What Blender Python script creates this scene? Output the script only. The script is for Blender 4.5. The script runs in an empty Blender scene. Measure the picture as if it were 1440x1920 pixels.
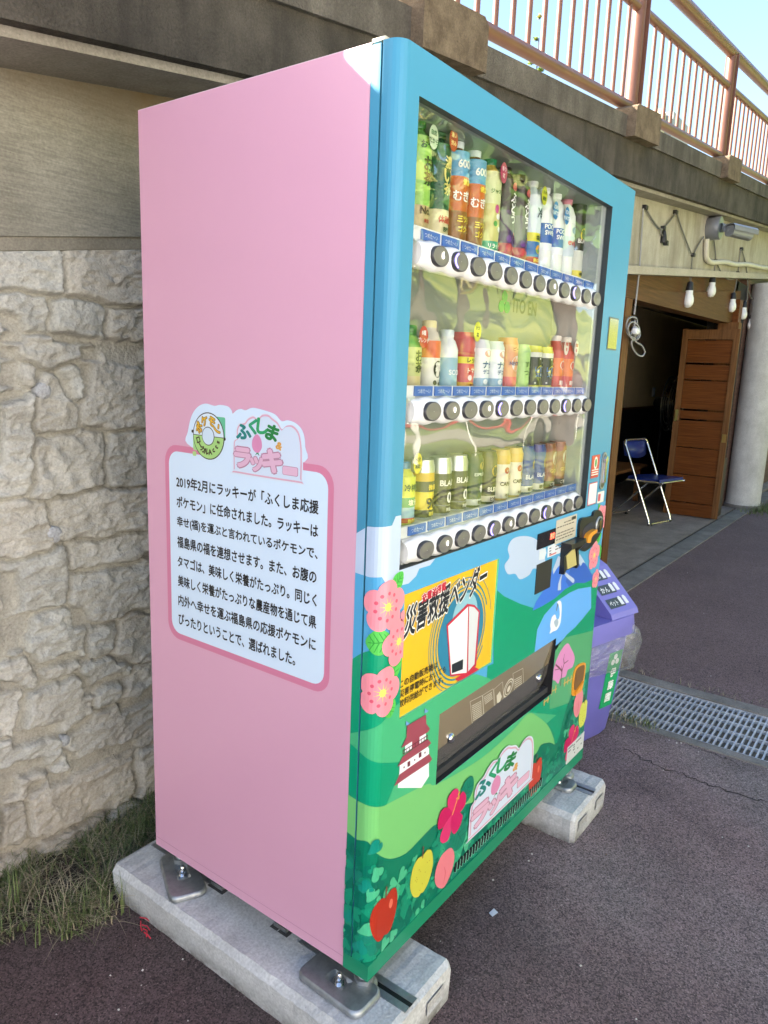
import bpy, bmesh, math, random
import numpy as np
from mathutils import Vector, Matrix
from mathutils.geometry import tessellate_polygon
random.seed(7)
SC = bpy.context.scene
COL = SC.collection
PI = math.pi

# ------------------------------------------------------------------ camera, sky, sun, exposure
GZ = 0.155                                   # height of the machine's underside above the ground
CAM = Vector((-1.0349, -0.7574, 1.22593 + GZ))
YAW, PITCH, ROLL, FPX = 0.9390, -0.1916, 0.0378, 1368.92
CF = Vector((math.sin(YAW)*math.cos(PITCH), math.cos(YAW)*math.cos(PITCH), math.sin(PITCH)))
_r = Vector((math.cos(YAW), -math.sin(YAW), 0)); _u = _r.cross(CF)
CR = math.cos(ROLL)*_r + math.sin(ROLL)*_u
CU = -math.sin(ROLL)*_r + math.cos(ROLL)*_u
cam_d = bpy.data.cameras.new('camera'); cam = bpy.data.objects.new('camera', cam_d); COL.objects.link(cam)
cam.matrix_world = Matrix(((CR.x, CU.x, -CF.x, CAM.x), (CR.y, CU.y, -CF.y, CAM.y), (CR.z, CU.z, -CF.z, CAM.z), (0, 0, 0, 1)))
cam_d.sensor_fit = 'VERTICAL'; cam_d.sensor_height = 36.0; cam_d.lens = FPX/1920*36.0
cam_d.clip_start = 0.02; cam_d.clip_end = 2000
SC.camera = cam

SUN_EL = math.radians(32.5); SUN_AZ = math.atan2(-0.6, 0.8)
w = bpy.data.worlds.new('World'); SC.world = w; w.use_nodes = True
nt = w.node_tree; sky = nt.nodes.new('ShaderNodeTexSky'); sky.sky_type = 'NISHITA'
sky.sun_disc = False; sky.sun_elevation = SUN_EL; sky.sun_rotation = SUN_AZ; sky.dust_density = 1.2; sky.air_density = 1.0; sky.ozone_density = 1.0
bg = nt.nodes['Background']; bg.inputs['Strength'].default_value = 0.078
nt.links.new(sky.outputs['Color'], bg.inputs['Color'])
sl = bpy.data.lights.new('sun', 'SUN'); sl.energy = 5.0; sl.angle = math.radians(0.5); sl.color = (1.0, 0.93, 0.82)
sun = bpy.data.objects.new('sun', sl); COL.objects.link(sun)
sd = Vector((math.sin(SUN_AZ)*math.cos(SUN_EL), math.cos(SUN_AZ)*math.cos(SUN_EL), math.sin(SUN_EL)))
sun.rotation_euler = sd.to_track_quat('Z', 'Y').to_euler()
vs = SC.view_settings; vs.view_transform = 'Standard'; vs.look = 'None'; vs.gamma = 1.0; vs.use_curve_mapping = False
vs.exposure = 2.66
vs.use_white_balance = True; vs.white_balance_temperature = 6550; vs.white_balance_tint = 10

# ------------------------------------------------------------------ helpers
def bp(px, py, ax, v):
    """photograph pixel -> point on the plane axis = v of the place"""
    d = CF + CR*((px-720)/FPX) - CU*((py-960)/FPX)
    t = (v-CAM[ax])/d[ax]
    return CAM + d*t
def lin(h):
    if isinstance(h, str):
        h = h.lstrip('#'); v = [int(h[i:i+2], 16)/255 for i in (0, 2, 4)]
    else: v = h
    return tuple((x/12.92 if x <= .04045 else ((x+.055)/1.055)**2.4) for x in v)
MATS = {}
def mat(name, col, rough=.5, metal=0.0, spec=.5, var=0.0, scale=8.0, bump=0.0, bscale=60.0, coat=0.0, col2=None, stretch=None, detail=6, emit=None, coords='Object', trans=0.0):
    """col: linear rgb.  var/col2: procedural mottling.  bump: procedural relief."""
    if name in MATS: return MATS[name]
    m = bpy.data.materials.new(name); m.use_nodes = True; t = m.node_tree; b = t.nodes['Principled BSDF']
    b.inputs['Roughness'].default_value = rough; b.inputs['Metallic'].default_value = metal
    b.inputs['Specular IOR Level'].default_value = spec
    b.inputs['Coat Weight'].default_value = coat; b.inputs['Coat Roughness'].default_value = .08
    b.inputs['Base Color'].default_value = (*col, 1)
    if trans: b.inputs['Transmission Weight'].default_value = trans
    if emit: b.inputs['Emission Color'].default_value = (*emit[0], 1); b.inputs['Emission Strength'].default_value = emit[1]
    tc = t.nodes.new('ShaderNodeTexCoord'); src = tc.outputs[coords]
    if stretch:
        mp = t.nodes.new('ShaderNodeMapping'); mp.inputs['Scale'].default_value = stretch
        t.links.new(src, mp.inputs['Vector']); src = mp.outputs['Vector']
    if var or col2:
        n = t.nodes.new('ShaderNodeTexNoise'); n.inputs['Scale'].default_value = scale; n.inputs['Detail'].default_value = detail; n.inputs['Roughness'].default_value = .65
        t.links.new(src, n.inputs['Vector'])
        r = t.nodes.new('ShaderNodeValToRGB'); r.color_ramp.elements[0].position = .32; r.color_ramp.elements[1].position = .68
        a = tuple(max(0, x*(1-var)) for x in col); c2 = col2 if col2 else tuple(min(1, x*(1+var)) for x in col)
        r.color_ramp.elements[0].color = (*a, 1); r.color_ramp.elements[1].color = (*c2, 1)
        t.links.new(n.outputs['Fac'], r.inputs['Fac']); t.links.new(r.outputs['Color'], b.inputs['Base Color'])
    if bump:
        n2 = t.nodes.new('ShaderNodeTexNoise'); n2.inputs['Scale'].default_value = bscale; n2.inputs['Detail'].default_value = 8
        t.links.new(src, n2.inputs['Vector'])
        bu = t.nodes.new('ShaderNodeBump'); bu.inputs['Strength'].default_value = bump; bu.inputs['Distance'].default_value = .01
        t.links.new(n2.outputs['Fac'], bu.inputs['Height']); t.links.new(bu.outputs['Normal'], b.inputs['Normal'])
    MATS[name] = m
    return m
def nodes_of(m): return m.node_tree.nodes, m.node_tree.links, m.node_tree.nodes['Principled BSDF']
def vinyl(h):                                # printed vinyl of a given sRGB colour
    k = h.lstrip('#') if isinstance(h, str) else '%02x%02x%02x' % tuple(int(x*255) for x in h)
    return mat('vinyl_'+k, lin(h), rough=.28, spec=.4, coat=.25)

class MB:
    """collects shapes and links them as ONE mesh object"""
    def __init__(s): s.v = []; s.f = []; s.mi = []; s.m = []; s.sm = []
    def add(s, vs, fs, m, smooth=False):
        if m not in s.m: s.m.append(m)
        k = s.m.index(m); o = len(s.v); s.v += [tuple(x) for x in vs]
        for f in fs: s.f.append(tuple(i+o for i in f)); s.mi.append(k); s.sm.append(smooth)
        return s
    def box(s, a, b, m, rot=None, piv=None):
        (x0, y0, z0), (x1, y1, z1) = a, b
        vs = [(x0,y0,z0),(x1,y0,z0),(x1,y1,z0),(x0,y1,z0),(x0,y0,z1),(x1,y0,z1),(x1,y1,z1),(x0,y1,z1)]
        if rot is not None: vs = [rot @ (Vector(p)-Vector(piv)) + Vector(piv) for p in vs]
        return s.add(vs, [(3,2,1,0),(4,5,6,7),(0,1,5,4),(1,2,6,5),(2,3,7,6),(3,0,4,7)], m)
    def rbox(s, a, b, r, m, seg=3):
        """box with rounded edges"""
        bm = bmesh.new(); bmesh.ops.create_cube(bm, size=1)
        for v in bm.verts:
            v.co = Vector((a[i]+(b[i]-a[i])*(v.co[i]+.5) for i in range(3)))
        bmesh.ops.bevel(bm, geom=bm.edges[:], offset=r, segments=seg, profile=.5, affect='EDGES')
        bm.verts.ensure_lookup_table(); bm.normal_update()
        s.add([v.co.copy() for v in bm.verts], [[v.index for v in f.verts] for f in bm.faces], m, True); bm.free(); return s
    def tube(s, pts, r, m, seg=8, caps=True):
        pts = [Vector(p) for p in pts]; n = len(pts); rs = r if isinstance(r, (list, tuple)) else [r]*n
        vs = []; fs = []; up = None
        for i, p in enumerate(pts):
            d = (pts[min(i+1, n-1)]-pts[max(i-1, 0)]).normalized()
            if up is None: up = Vector((0,0,1)) if abs(d.z) < .9 else Vector((1,0,0))
            a = d.cross(up)
            if a.length < 1e-6: a = d.cross(Vector((0,1,0)))
            a.normalize(); b = a.cross(d).normalized(); up = b
            vs += [p+(a*math.cos(2*PI*k/seg)+b*math.sin(2*PI*k/seg))*rs[i] for k in range(seg)]
        for i in range(n-1):
            for k in range(seg):
                k2 = (k+1) % seg; fs.append((i*seg+k, i*seg+k2, (i+1)*seg+k2, (i+1)*seg+k))
        s.add(vs, fs, m, True)
        if caps: s.add(vs[:seg], [tuple(range(seg))[::-1]], m); s.add(vs[-seg:], [tuple(range(seg))], m)
        return s
    def lathe(s, prof, c, m, seg=20, axis='Z', cap=True):
        """prof: [(r, h)] from bottom to top"""
        vs = []; fs = []
        for r, h in prof:
            for k in range(seg):
                a = 2*PI*k/seg; x, y = r*math.cos(a), r*math.sin(a)
                p = (x, y, h) if axis == 'Z' else ((x, h, y) if axis == 'Y' else (h, x, y))
                vs.append(Vector(p)+Vector(c))
        n = len(prof)
        for i in range(n-1):
            for k in range(seg):
                k2 = (k+1) % seg; fs.append((i*seg+k, i*seg+k2, (i+1)*seg+k2, (i+1)*seg+k))
        s.add(vs, fs, m, True)
        if cap: s.add(vs[:seg], [tuple(range(seg))[::-1]], m); s.add(vs[-seg:], [tuple(range(seg))], m)
        return s
    def poly(s, pts, m):
        s.add(pts, [tuple(range(len(pts)))], m); return s
    def prism(s, poly2, f, d0, d1, m):
        """poly2 2-D outline, f(u, v, d) -> point"""
        n = len(poly2); A = [f(u, v, d0) for u, v in poly2]; B = [f(u, v, d1) for u, v in poly2]
        s.add(A+B, [tuple(range(n))[::-1], tuple(range(n, 2*n))]+[(i, (i+1) % n, n+(i+1) % n, n+i) for i in range(n)], m); return s
    def build(s, name, parent=None, **kw):
        me = bpy.data.meshes.new(name); me.from_pydata([tuple(v) for v in s.v], [], s.f)
        for m in s.m: me.materials.append(m)
        me.polygons.foreach_set('material_index', s.mi); me.polygons.foreach_set('use_smooth', s.sm)
        bm = bmesh.new(); bm.from_mesh(me); bmesh.ops.recalc_face_normals(bm, faces=bm.faces[:]) if not kw.pop('keep', False) else None
        bm.to_mesh(me); bm.free(); me.update()
        o = bpy.data.objects.new(name, me); COL.objects.link(o)
        if parent is not None:
            o.parent = parent; o.matrix_parent_inverse = parent.matrix_world.inverted() if parent.type != 'EMPTY' else Matrix.Translation(-parent.location)
        for k, v in kw.items(): o[k] = v
        return o
def tag(o, label=None, cat=None, group=None, kind=None):
    for k, v in (('label', label), ('category', cat), ('group', group), ('kind', kind)):
        if v: o[k] = v
    return o
def thing(name, label, cat, loc=(0,0,0), group=None):
    o = bpy.data.objects.new(name, None); COL.objects.link(o); o.location = loc; o.empty_display_size = .1
    return tag(o, label, cat, group)
def smooth_poly(pts, n=6, closed=True):
    out = []; N = len(pts)
    rng = range(N) if closed else range(N-1)
    for i in rng:
        g = lambda j: pts[j % N] if closed else pts[max(0, min(N-1, j))]
        p0, p1, p2, p3 = g(i-1), g(i), g(i+1), g(i+2)
        for k in range(n):
            t = k/n
            out.append(tuple(.5*((2*b)+(-a+c)*t+(2*a-5*b+4*c-d)*t*t+(-a+3*b-3*c+d)*t**3) for a, b, c, d in zip(p0, p1, p2, p3)))
    if not closed: out.append(tuple(pts[-1]))
    return out
def rrect(x0, z0, x1, z1, r, n=6):
    out = []
    for cx, cz, a0 in ((x1-r, z1-r, 0), (x0+r, z1-r, 90), (x0+r, z0+r, 180), (x1-r, z0+r, 270)):
        for k in range(n+1):
            a = math.radians(a0+90*k/n); out.append((cx+r*math.cos(a), cz+r*math.sin(a)))
    return out
def circ(cx, cz, r, n=28, ry=None, a=0):
    ry = ry or r; ca, sa = math.cos(a), math.sin(a)
    return [(cx+r*math.cos(2*PI*k/n)*ca-ry*math.sin(2*PI*k/n)*sa, cz+r*math.cos(2*PI*k/n)*sa+ry*math.sin(2*PI*k/n)*ca) for k in range(n)]
_TX = {}
def text2d(body, bold=0.0):
    """outline of a text as 2-D triangles: (verts, faces, bbox)"""
    key = (body, bold)
    if key in _TX: return _TX[key]
    c = bpy.data.curves.new('lettering', 'FONT'); c.body = body; c.resolution_u = 3;  c.space_line = .95
    o = bpy.data.objects.new('lettering', c); COL.objects.link(o)
    me = bpy.data.meshes.new_from_object(o.evaluated_get(bpy.context.evaluated_depsgraph_get()))
    vs = [(v.co.x, v.co.y) for v in me.vertices]; fs = [tuple(p.vertices) for p in me.polygons]
    bpy.data.objects.remove(o); bpy.data.curves.remove(c); bpy.data.meshes.remove(me)
    if not vs: return ([], [], (0, 0, 1, 1))
    xs = [v[0] for v in vs]; ys = [v[1] for v in vs]
    _TX[key] = (vs, fs, (min(xs), min(ys), max(xs), max(ys)))
    return _TX[key]
def put_text(mb, body, m, f, u0, v0, width=None, height=None, bold=0.0, rot=0.0, center=False, bb_of=None, em=None):
    """lay a text on f(u, v) -> point; (u0, v0) is its lower left corner or centre; fitted to width and/or height, or to an em size"""
    vs, fs, bb = text2d(body, 0.0)
    if not vs: return
    bw, bh = bb[2]-bb[0], max(bb[3]-bb[1], 1e-6)
    sx = width/bw if width else None; sy = height/bh if height else None
    sx = sx or sy; sy = sy or sx
    if em: sx = sy = em
    ca, sa = math.cos(rot), math.sin(rot)
    o_, e1, e2 = f(u0, v0), f(u0+.001, v0), f(u0, v0+.001); nrm = (e1-o_).cross(e2-o_).normalized()
    if nrm.dot(CAM-o_) < 0: nrm = -nrm
    shifts = [(0, 0)] if bold <= 0.004 else [(bold*math.cos(q), bold*math.sin(q)) for q in ([0, 2.1, 4.2] if bold < .03 else [k*PI/4 for k in range(8)])]
    if bold > .05: shifts += [(bold*.5*math.cos(q), bold*.5*math.sin(q)) for q in [k*PI/2+.4 for k in range(4)]]
    for j, (hx, hy) in enumerate(shifts):
        out = []
        for x, y in vs:
            a = (x+hx-(bb[0]+bb[2])/2 if center else x+hx-bb[0])*sx; b = (y+hy-(bb[1]+bb[3])/2 if center else y+hy-bb[1])*sy
            out.append(f(u0+a*ca-b*sa, v0+a*sa+b*ca)+nrm*(j*.000012))
        mb.add(out, fs, m)

# ------------------------------------------------------------------ materials of the place
def asphalt(name, a, b, agg, rough=.85):
    m = mat(name, a, rough=rough, bump=.3, bscale=520)
    N, L, P = nodes_of(m); tc = N.new('ShaderNodeTexCoord')
    n1 = N.new('ShaderNodeTexNoise'); n1.inputs['Scale'].default_value = 1.7; n1.inputs['Detail'].default_value = 10; n1.inputs['Roughness'].default_value = .66
    r1 = N.new('ShaderNodeValToRGB'); r1.color_ramp.elements[0].color = (*a, 1); r1.color_ramp.elements[1].color = (*b, 1)
    r1.color_ramp.elements[0].position = .30; r1.color_ramp.elements[1].position = .72
    vo = N.new('ShaderNodeTexVoronoi'); vo.inputs['Scale'].default_value = 150
    r2 = N.new('ShaderNodeValToRGB'); r2.color_ramp.elements[0].color = (1,1,1,1); r2.color_ramp.elements[1].color = (0,0,0,1)
    r2.color_ramp.elements[0].position = .08; r2.color_ramp.elements[1].position = .32
    n3 = N.new('ShaderNodeTexNoise'); n3.inputs['Scale'].default_value = 90; n3.inputs['Detail'].default_value = 4
    r3 = N.new('ShaderNodeValToRGB'); r3.color_ramp.elements[0].position = .50; r3.color_ramp.elements[1].position = .66
    mu = N.new('ShaderNodeMath'); mu.operation = 'MULTIPLY'
    n4 = N.new('ShaderNodeTexVoronoi'); n4.inputs['Scale'].default_value = 300
    r4 = N.new('ShaderNodeValToRGB'); r4.color_ramp.elements[0].color = (.35,.35,.35,1); r4.color_ramp.elements[1].color = (1.7,1.7,1.7,1); r4.color_ramp.elements[0].position = .15; r4.color_ramp.elements[1].position = .85
    mm = N.new('ShaderNodeMix'); mm.data_type = 'RGBA'; mm.blend_type = 'MULTIPLY'; mm.inputs[0].default_value = 1
    mx = N.new('ShaderNodeMix'); mx.data_type = 'RGBA'; mx.inputs[7].default_value = (*agg, 1)
    for n in (n1, vo, n3, n4): L.new(tc.outputs['Object'], n.inputs['Vector'])
    L.new(n1.outputs['Fac'], r1.inputs['Fac']); L.new(vo.outputs['Distance'], r2.inputs['Fac']); L.new(n3.outputs['Fac'], r3.inputs['Fac']); L.new(n4.outputs['Color'], r4.inputs['Fac'])
    L.new(r1.outputs['Color'], mm.inputs[6]); L.new(r4.outputs['Color'], mm.inputs[7])
    L.new(r2.outputs['Color'], mu.inputs[0]); L.new(r3.outputs['Color'], mu.inputs[1])
    L.new(mu.outputs[0], mx.inputs[0]); L.new(mm.outputs[2], mx.inputs[6]); L.new(mx.outputs[2], P.inputs['Base Color'])
    return m
def concrete(name, a, b, streak=False, bump=.35, dark=None, scale=5):
    """a..b mottled concrete with pores; streak: vertical weather stains"""
    m = mat(name, a, rough=.9, spec=.25, bump=bump, bscale=120)
    N, L, P = nodes_of(m); tc = N.new('ShaderNodeTexCoord')
    n1 = N.new('ShaderNodeTexNoise'); n1.inputs['Scale'].default_value = scale; n1.inputs['Detail'].default_value = 9; n1.inputs['Roughness'].default_value = .68
    r1 = N.new('ShaderNodeValToRGB'); r1.color_ramp.elements[0].color = (*a, 1); r1.color_ramp.elements[1].color = (*b, 1)
    r1.color_ramp.elements[0].position = .33; r1.color_ramp.elements[1].position = .7
    L.new(tc.outputs['Object'], n1.inputs['Vector']); L.new(n1.outputs['Fac'], r1.inputs['Fac']); last = r1.outputs['Color']
    vo = N.new('ShaderNodeTexVoronoi'); vo.inputs['Scale'].default_value = 55
    rv = N.new('ShaderNodeValToRGB'); rv.color_ramp.elements[0].position = .03; rv.color_ramp.elements[1].position = .12
    rv.color_ramp.elements[0].color = (.45,.45,.45,1); rv.color_ramp.elements[1].color = (1,1,1,1)
    mv = N.new('ShaderNodeMix'); mv.data_type = 'RGBA'; mv.blend_type = 'MULTIPLY'; mv.inputs[0].default_value = .6
    L.new(tc.outputs['Object'], vo.inputs['Vector']); L.new(vo.outputs['Distance'], rv.inputs['Fac']); L.new(last, mv.inputs[6]); L.new(rv.outputs['Color'], mv.inputs[7]); last = mv.outputs[2]
    nf = N.new('ShaderNodeTexNoise'); nf.inputs['Scale'].default_value = 160; nf.inputs['Detail'].default_value = 4
    rf = N.new('ShaderNodeValToRGB'); rf.color_ramp.elements[0].color = (.5,.5,.5,1); rf.color_ramp.elements[1].color = (1.4,1.4,1.4,1)
    mf = N.new('ShaderNodeMix'); mf.data_type = 'RGBA'; mf.blend_type = 'MULTIPLY'; mf.inputs[0].default_value = .8
    L.new(tc.outputs['Object'], nf.inputs['Vector']); L.new(nf.outputs['Fac'], rf.inputs['Fac']); L.new(last, mf.inputs[6]); L.new(rf.outputs['Color'], mf.inputs[7]); last = mf.outputs[2]
    if streak:
        mp = N.new('ShaderNodeMapping'); mp.inputs['Scale'].default_value = (2.6, 2.6, .45)
        n2 = N.new('ShaderNodeTexNoise'); n2.inputs['Scale'].default_value = 2.2; n2.inputs['Detail'].default_value = 10; n2.inputs['Roughness'].default_value = .62
        r2 = N.new('ShaderNodeValToRGB'); r2.color_ramp.elements[0].position = .44; r2.color_ramp.elements[1].position = .74
        d = dark or tuple(x*.4 for x in a); mx = N.new('ShaderNodeMix'); mx.data_type = 'RGBA'; mx.inputs[7].default_value = (*d, 1)
        sc = N.new('ShaderNodeMath'); sc.operation = 'MULTIPLY'; sc.inputs[1].default_value = .75
        L.new(tc.outputs['Object'], mp.inputs['Vector']); L.new(mp.outputs['Vector'], n2.inputs['Vector']); L.new(n2.outputs['Fac'], r2.inputs['Fac'])
        L.new(r2.outputs['Color'], sc.inputs[0]); L.new(sc.outputs[0], mx.inputs[0]); L.new(last, mx.inputs[6]); last = mx.outputs[2]
    L.new(last, P.inputs['Base Color'])
    return m
def wood(name, a, b, axis=(1, 1, 1), rough=.55, coat=0.0):
    m = mat(name, a, rough=rough, coat=coat, spec=.15, col2=b, var=.15, scale=5, stretch=axis, detail=9, bump=.15, bscale=14)
    return m
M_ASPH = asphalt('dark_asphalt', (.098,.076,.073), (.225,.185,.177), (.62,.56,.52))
M_RED = asphalt('red_asphalt', (.118,.078,.080), (.165,.112,.115), (.30,.25,.23))
M_CONC = concrete('pale_concrete', (.15,.142,.13), (.28,.268,.25))
M_BLOCK = concrete('block_concrete', (.46,.46,.45), (.68,.68,.67), bump=.22, scale=9)
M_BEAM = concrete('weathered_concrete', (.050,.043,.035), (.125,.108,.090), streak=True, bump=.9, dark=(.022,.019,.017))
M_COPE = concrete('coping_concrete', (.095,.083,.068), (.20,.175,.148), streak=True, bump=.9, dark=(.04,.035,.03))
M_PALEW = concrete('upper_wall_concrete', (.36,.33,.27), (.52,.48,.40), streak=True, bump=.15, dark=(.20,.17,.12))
M_FLOOR = concrete('smooth_floor', (.22,.19,.165), (.36,.31,.265), bump=.06)
M_STEEL = mat('galvanised_steel', (.40,.42,.43), rough=.5, metal=.9, var=.18, scale=40, bump=.05, bscale=200)
M_GRATE = mat('grating_steel', (.58,.60,.64), rough=.55, metal=.7, var=.15, scale=30)
M_CHROME = mat('chrome', (.75,.76,.78), rough=.16, metal=1)
M_BLACK = mat('black_plastic', (.012,.012,.013), rough=.35)
M_WHITEP = mat('white_plastic', (.80,.81,.82), rough=.3, coat=.2)
M_DARK = mat('dark_interior', (.01,.01,.011), rough=.8)

# darker, redder asphalt towards the grass and the left sleeper
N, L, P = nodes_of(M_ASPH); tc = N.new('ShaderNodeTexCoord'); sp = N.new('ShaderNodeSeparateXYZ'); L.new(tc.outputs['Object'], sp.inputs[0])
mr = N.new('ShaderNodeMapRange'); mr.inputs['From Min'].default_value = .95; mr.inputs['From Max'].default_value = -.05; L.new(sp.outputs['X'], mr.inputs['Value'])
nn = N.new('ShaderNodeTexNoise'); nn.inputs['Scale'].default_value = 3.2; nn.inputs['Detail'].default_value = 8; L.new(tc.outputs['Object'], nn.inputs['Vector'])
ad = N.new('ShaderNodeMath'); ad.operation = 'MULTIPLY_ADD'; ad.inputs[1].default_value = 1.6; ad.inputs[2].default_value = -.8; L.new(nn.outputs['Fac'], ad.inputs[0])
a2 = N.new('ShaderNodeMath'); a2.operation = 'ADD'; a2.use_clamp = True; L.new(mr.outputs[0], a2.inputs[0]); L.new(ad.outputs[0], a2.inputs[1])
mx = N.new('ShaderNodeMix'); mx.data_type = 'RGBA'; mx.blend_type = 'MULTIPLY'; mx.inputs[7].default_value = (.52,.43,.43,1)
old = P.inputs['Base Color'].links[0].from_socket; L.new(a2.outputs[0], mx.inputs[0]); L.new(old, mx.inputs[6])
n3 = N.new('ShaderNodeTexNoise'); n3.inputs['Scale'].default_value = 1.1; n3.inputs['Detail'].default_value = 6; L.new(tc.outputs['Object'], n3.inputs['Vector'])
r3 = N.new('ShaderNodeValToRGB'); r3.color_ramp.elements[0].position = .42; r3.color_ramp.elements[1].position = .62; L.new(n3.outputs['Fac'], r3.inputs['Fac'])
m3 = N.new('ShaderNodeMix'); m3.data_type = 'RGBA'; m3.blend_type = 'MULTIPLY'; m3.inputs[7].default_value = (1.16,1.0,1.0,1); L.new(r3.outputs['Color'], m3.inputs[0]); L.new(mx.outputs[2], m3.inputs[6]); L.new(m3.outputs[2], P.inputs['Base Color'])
# grime round the foot of the sleepers
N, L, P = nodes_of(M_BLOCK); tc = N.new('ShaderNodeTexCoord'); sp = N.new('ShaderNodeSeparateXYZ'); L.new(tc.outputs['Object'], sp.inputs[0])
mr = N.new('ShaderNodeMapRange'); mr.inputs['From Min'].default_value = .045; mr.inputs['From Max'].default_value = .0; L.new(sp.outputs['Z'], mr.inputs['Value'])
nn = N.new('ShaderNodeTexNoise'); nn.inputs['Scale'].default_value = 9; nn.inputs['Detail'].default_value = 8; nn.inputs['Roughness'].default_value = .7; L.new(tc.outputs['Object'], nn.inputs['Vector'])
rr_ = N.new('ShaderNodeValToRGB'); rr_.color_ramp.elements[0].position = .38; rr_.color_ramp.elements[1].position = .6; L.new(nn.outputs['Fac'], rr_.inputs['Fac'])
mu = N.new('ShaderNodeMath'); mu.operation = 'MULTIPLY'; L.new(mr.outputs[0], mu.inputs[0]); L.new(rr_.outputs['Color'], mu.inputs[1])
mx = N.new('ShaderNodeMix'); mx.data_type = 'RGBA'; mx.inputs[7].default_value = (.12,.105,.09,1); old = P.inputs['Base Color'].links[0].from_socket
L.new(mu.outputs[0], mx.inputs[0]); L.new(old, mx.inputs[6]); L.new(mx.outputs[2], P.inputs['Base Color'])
# ------------------------------------------------------------------ the setting
def sheet(name, x0, y0, x1, y1, z, m, n=1):
    b = MB(); vs = [(x0+(x1-x0)*i/n, y0+(y1-y0)*j/n, z) for j in range(n+1) for i in range(n+1)]
    b.add(vs, [(j*(n+1)+i, j*(n+1)+i+1, (j+1)*(n+1)+i+1, (j+1)*(n+1)+i) for j in range(n) for i in range(n)], m)
    return tag(b.build(name, keep=True), kind='structure')
sheet('ground', -250, -250, 250, 250, -.012, mat('bare_earth', (.12,.10,.07), rough=.95, var=.3, scale=.6))
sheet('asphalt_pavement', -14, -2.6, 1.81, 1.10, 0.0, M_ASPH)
sheet('bounce_plaza', -20, -9.0, 3.0, -2.6, 0.0, mat('pale_paving', (.58,.55,.50), rough=.9, var=.12, scale=1.5, bump=.2, bscale=60))  # unseen pale paving added to bounce sunlight into the shaded side
# the pavement past the drain: dark next to the drain, red towards the building
b = MB()
b.box((2.34, -2.6, -.02), (14, .672, .004), M_RED)
tag(b.build('red_pavement'), kind='structure')
b = MB()                                         # concrete edges of the drain
b.box((1.80, -2.6, -.05), (1.845, .66, .006), M_CONC); b.box((2.262, -2.6, -.05), (2.335, .66, .010), M_CONC)
tag(b.build('drain_kerb'), kind='structure')
b = MB(); b.box((1.845, -2.6, -.26), (2.262, .66, -.22), mat('drain_bottom', (.02,.02,.018), rough=.9)); tag(b.build('drain_channel'), kind='structure')
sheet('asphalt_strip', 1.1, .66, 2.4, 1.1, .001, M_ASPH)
b = MB(); b.box((2.375, .672, -.03), (9.5, .815, .014), M_CONC); tag(b.build('threshold_kerb'), kind='structure')
b = MB(); b.box((3.7, .845, -.05), (14, 4.5, .010), M_FLOOR); b.box((3.7, .815, -.05), (7.0, .845, -.004), mat('track_groove', (.03,.028,.026), rough=.6, metal=.5))
tag(b.build('room_floor'), kind='structure')

# stone-faced wall left of the machine: stones traced from the photograph (x, y, half width, half height in photo pixels)
WY = 1.065
ST = [(45,508,62,36),(190,515,70,48),(38,590,50,40),(140,610,55,42),(228,625,36,50),(95,655,100,22),(230,662,38,28),(28,705,32,22),(98,755,36,52),(140,718,28,32),(208,725,60,78),(26,825,32,98),(128,873,66,52),(236,868,38,52),
      (190,960,90,38),(38,1000,46,46),(203,1037,80,26),(60,1095,66,58),(203,1108,80,60),(18,1192,28,38),(102,1200,58,54),(182,1192,30,32),(243,1190,30,48),(30,1262,36,32),(190,1262,44,26),(100,1250,40,18),
      (10,1330,26,52),(98,1332,78,50),(198,1292,28,28),(248,1290,30,32),(202,1372,84,62),(50,1405,62,44),(112,1438,24,28),(38,1458,44,34),(158,1475,110,66),(272,1450,24,52),(22,1552,30,54),(122,1582,76,44),(215,1560,60,40),(40,1640,70,30)]
stones = []
for sx, sy, hw, hh in ST:
    p = bp(sx, sy, 1, WY); q = bp(sx+hw, sy, 1, WY); r = bp(sx, sy-hh, 1, WY)
    stones.append((p.x, p.z, abs(q.x-p.x), abs(r.z-p.z)))
rg = random.Random(3)
for side in (-1, 1):                              # unseen stretches of the same wall, laid in uneven courses
    xa, xb = ((-1.9, -.30) if side < 0 else (.42, 1.6)); z = 0
    while z < 1.68:
        h = rg.uniform(.07, .17); x = xa+rg.uniform(-.1, 0)
        while x < xb:
            wd = rg.uniform(.09, .30); hh = h*rg.uniform(.85, 1.1)
            stones.append((x+wd/2, z+h/2, wd/2, hh/2)); x += wd
        z += h
stones = np.array(stones)
WX0, WX1, WST = -1.5, 1.2, .005
nx = int((WX1-WX0)/WST)+1; nz = int(1.70/WST)+1
gx, gv = np.meshgrid(np.linspace(WX0, WX1, nx), np.linspace(0, 1, nz)); gz = gv*(1.642+.154*gx)
def vnoise(x, y, sc, seed):
    r = np.random.RandomState(seed); T = r.rand(64, 64); X = x*sc; Y = y*sc
    xi = np.floor(X).astype(int); yi = np.floor(Y).astype(int); fx = X-xi; fy = Y-yi
    fx = fx*fx*(3-2*fx); fy = fy*fy*(3-2*fy)
    g = lambda a, c: T[a % 64, c % 64]
    return (g(xi, yi)*(1-fx)+g(xi+1, yi)*fx)*(1-fy)+(g(xi, yi+1)*(1-fx)+g(xi+1, yi+1)*fx)*fy
wx = gx+.018*(vnoise(gx, gz, 11, 1)-.5)+.010*(vnoise(gx, gz, 34, 2)-.5); wz = gz+.018*(vnoise(gx, gz, 11, 3)-.5)+.010*(vnoise(gx, gz, 34, 4)-.5)
d1 = np.full(gx.shape, 9.0); d2 = np.full(gx.shape, 9.0); idx = np.zeros(gx.shape, int)
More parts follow.
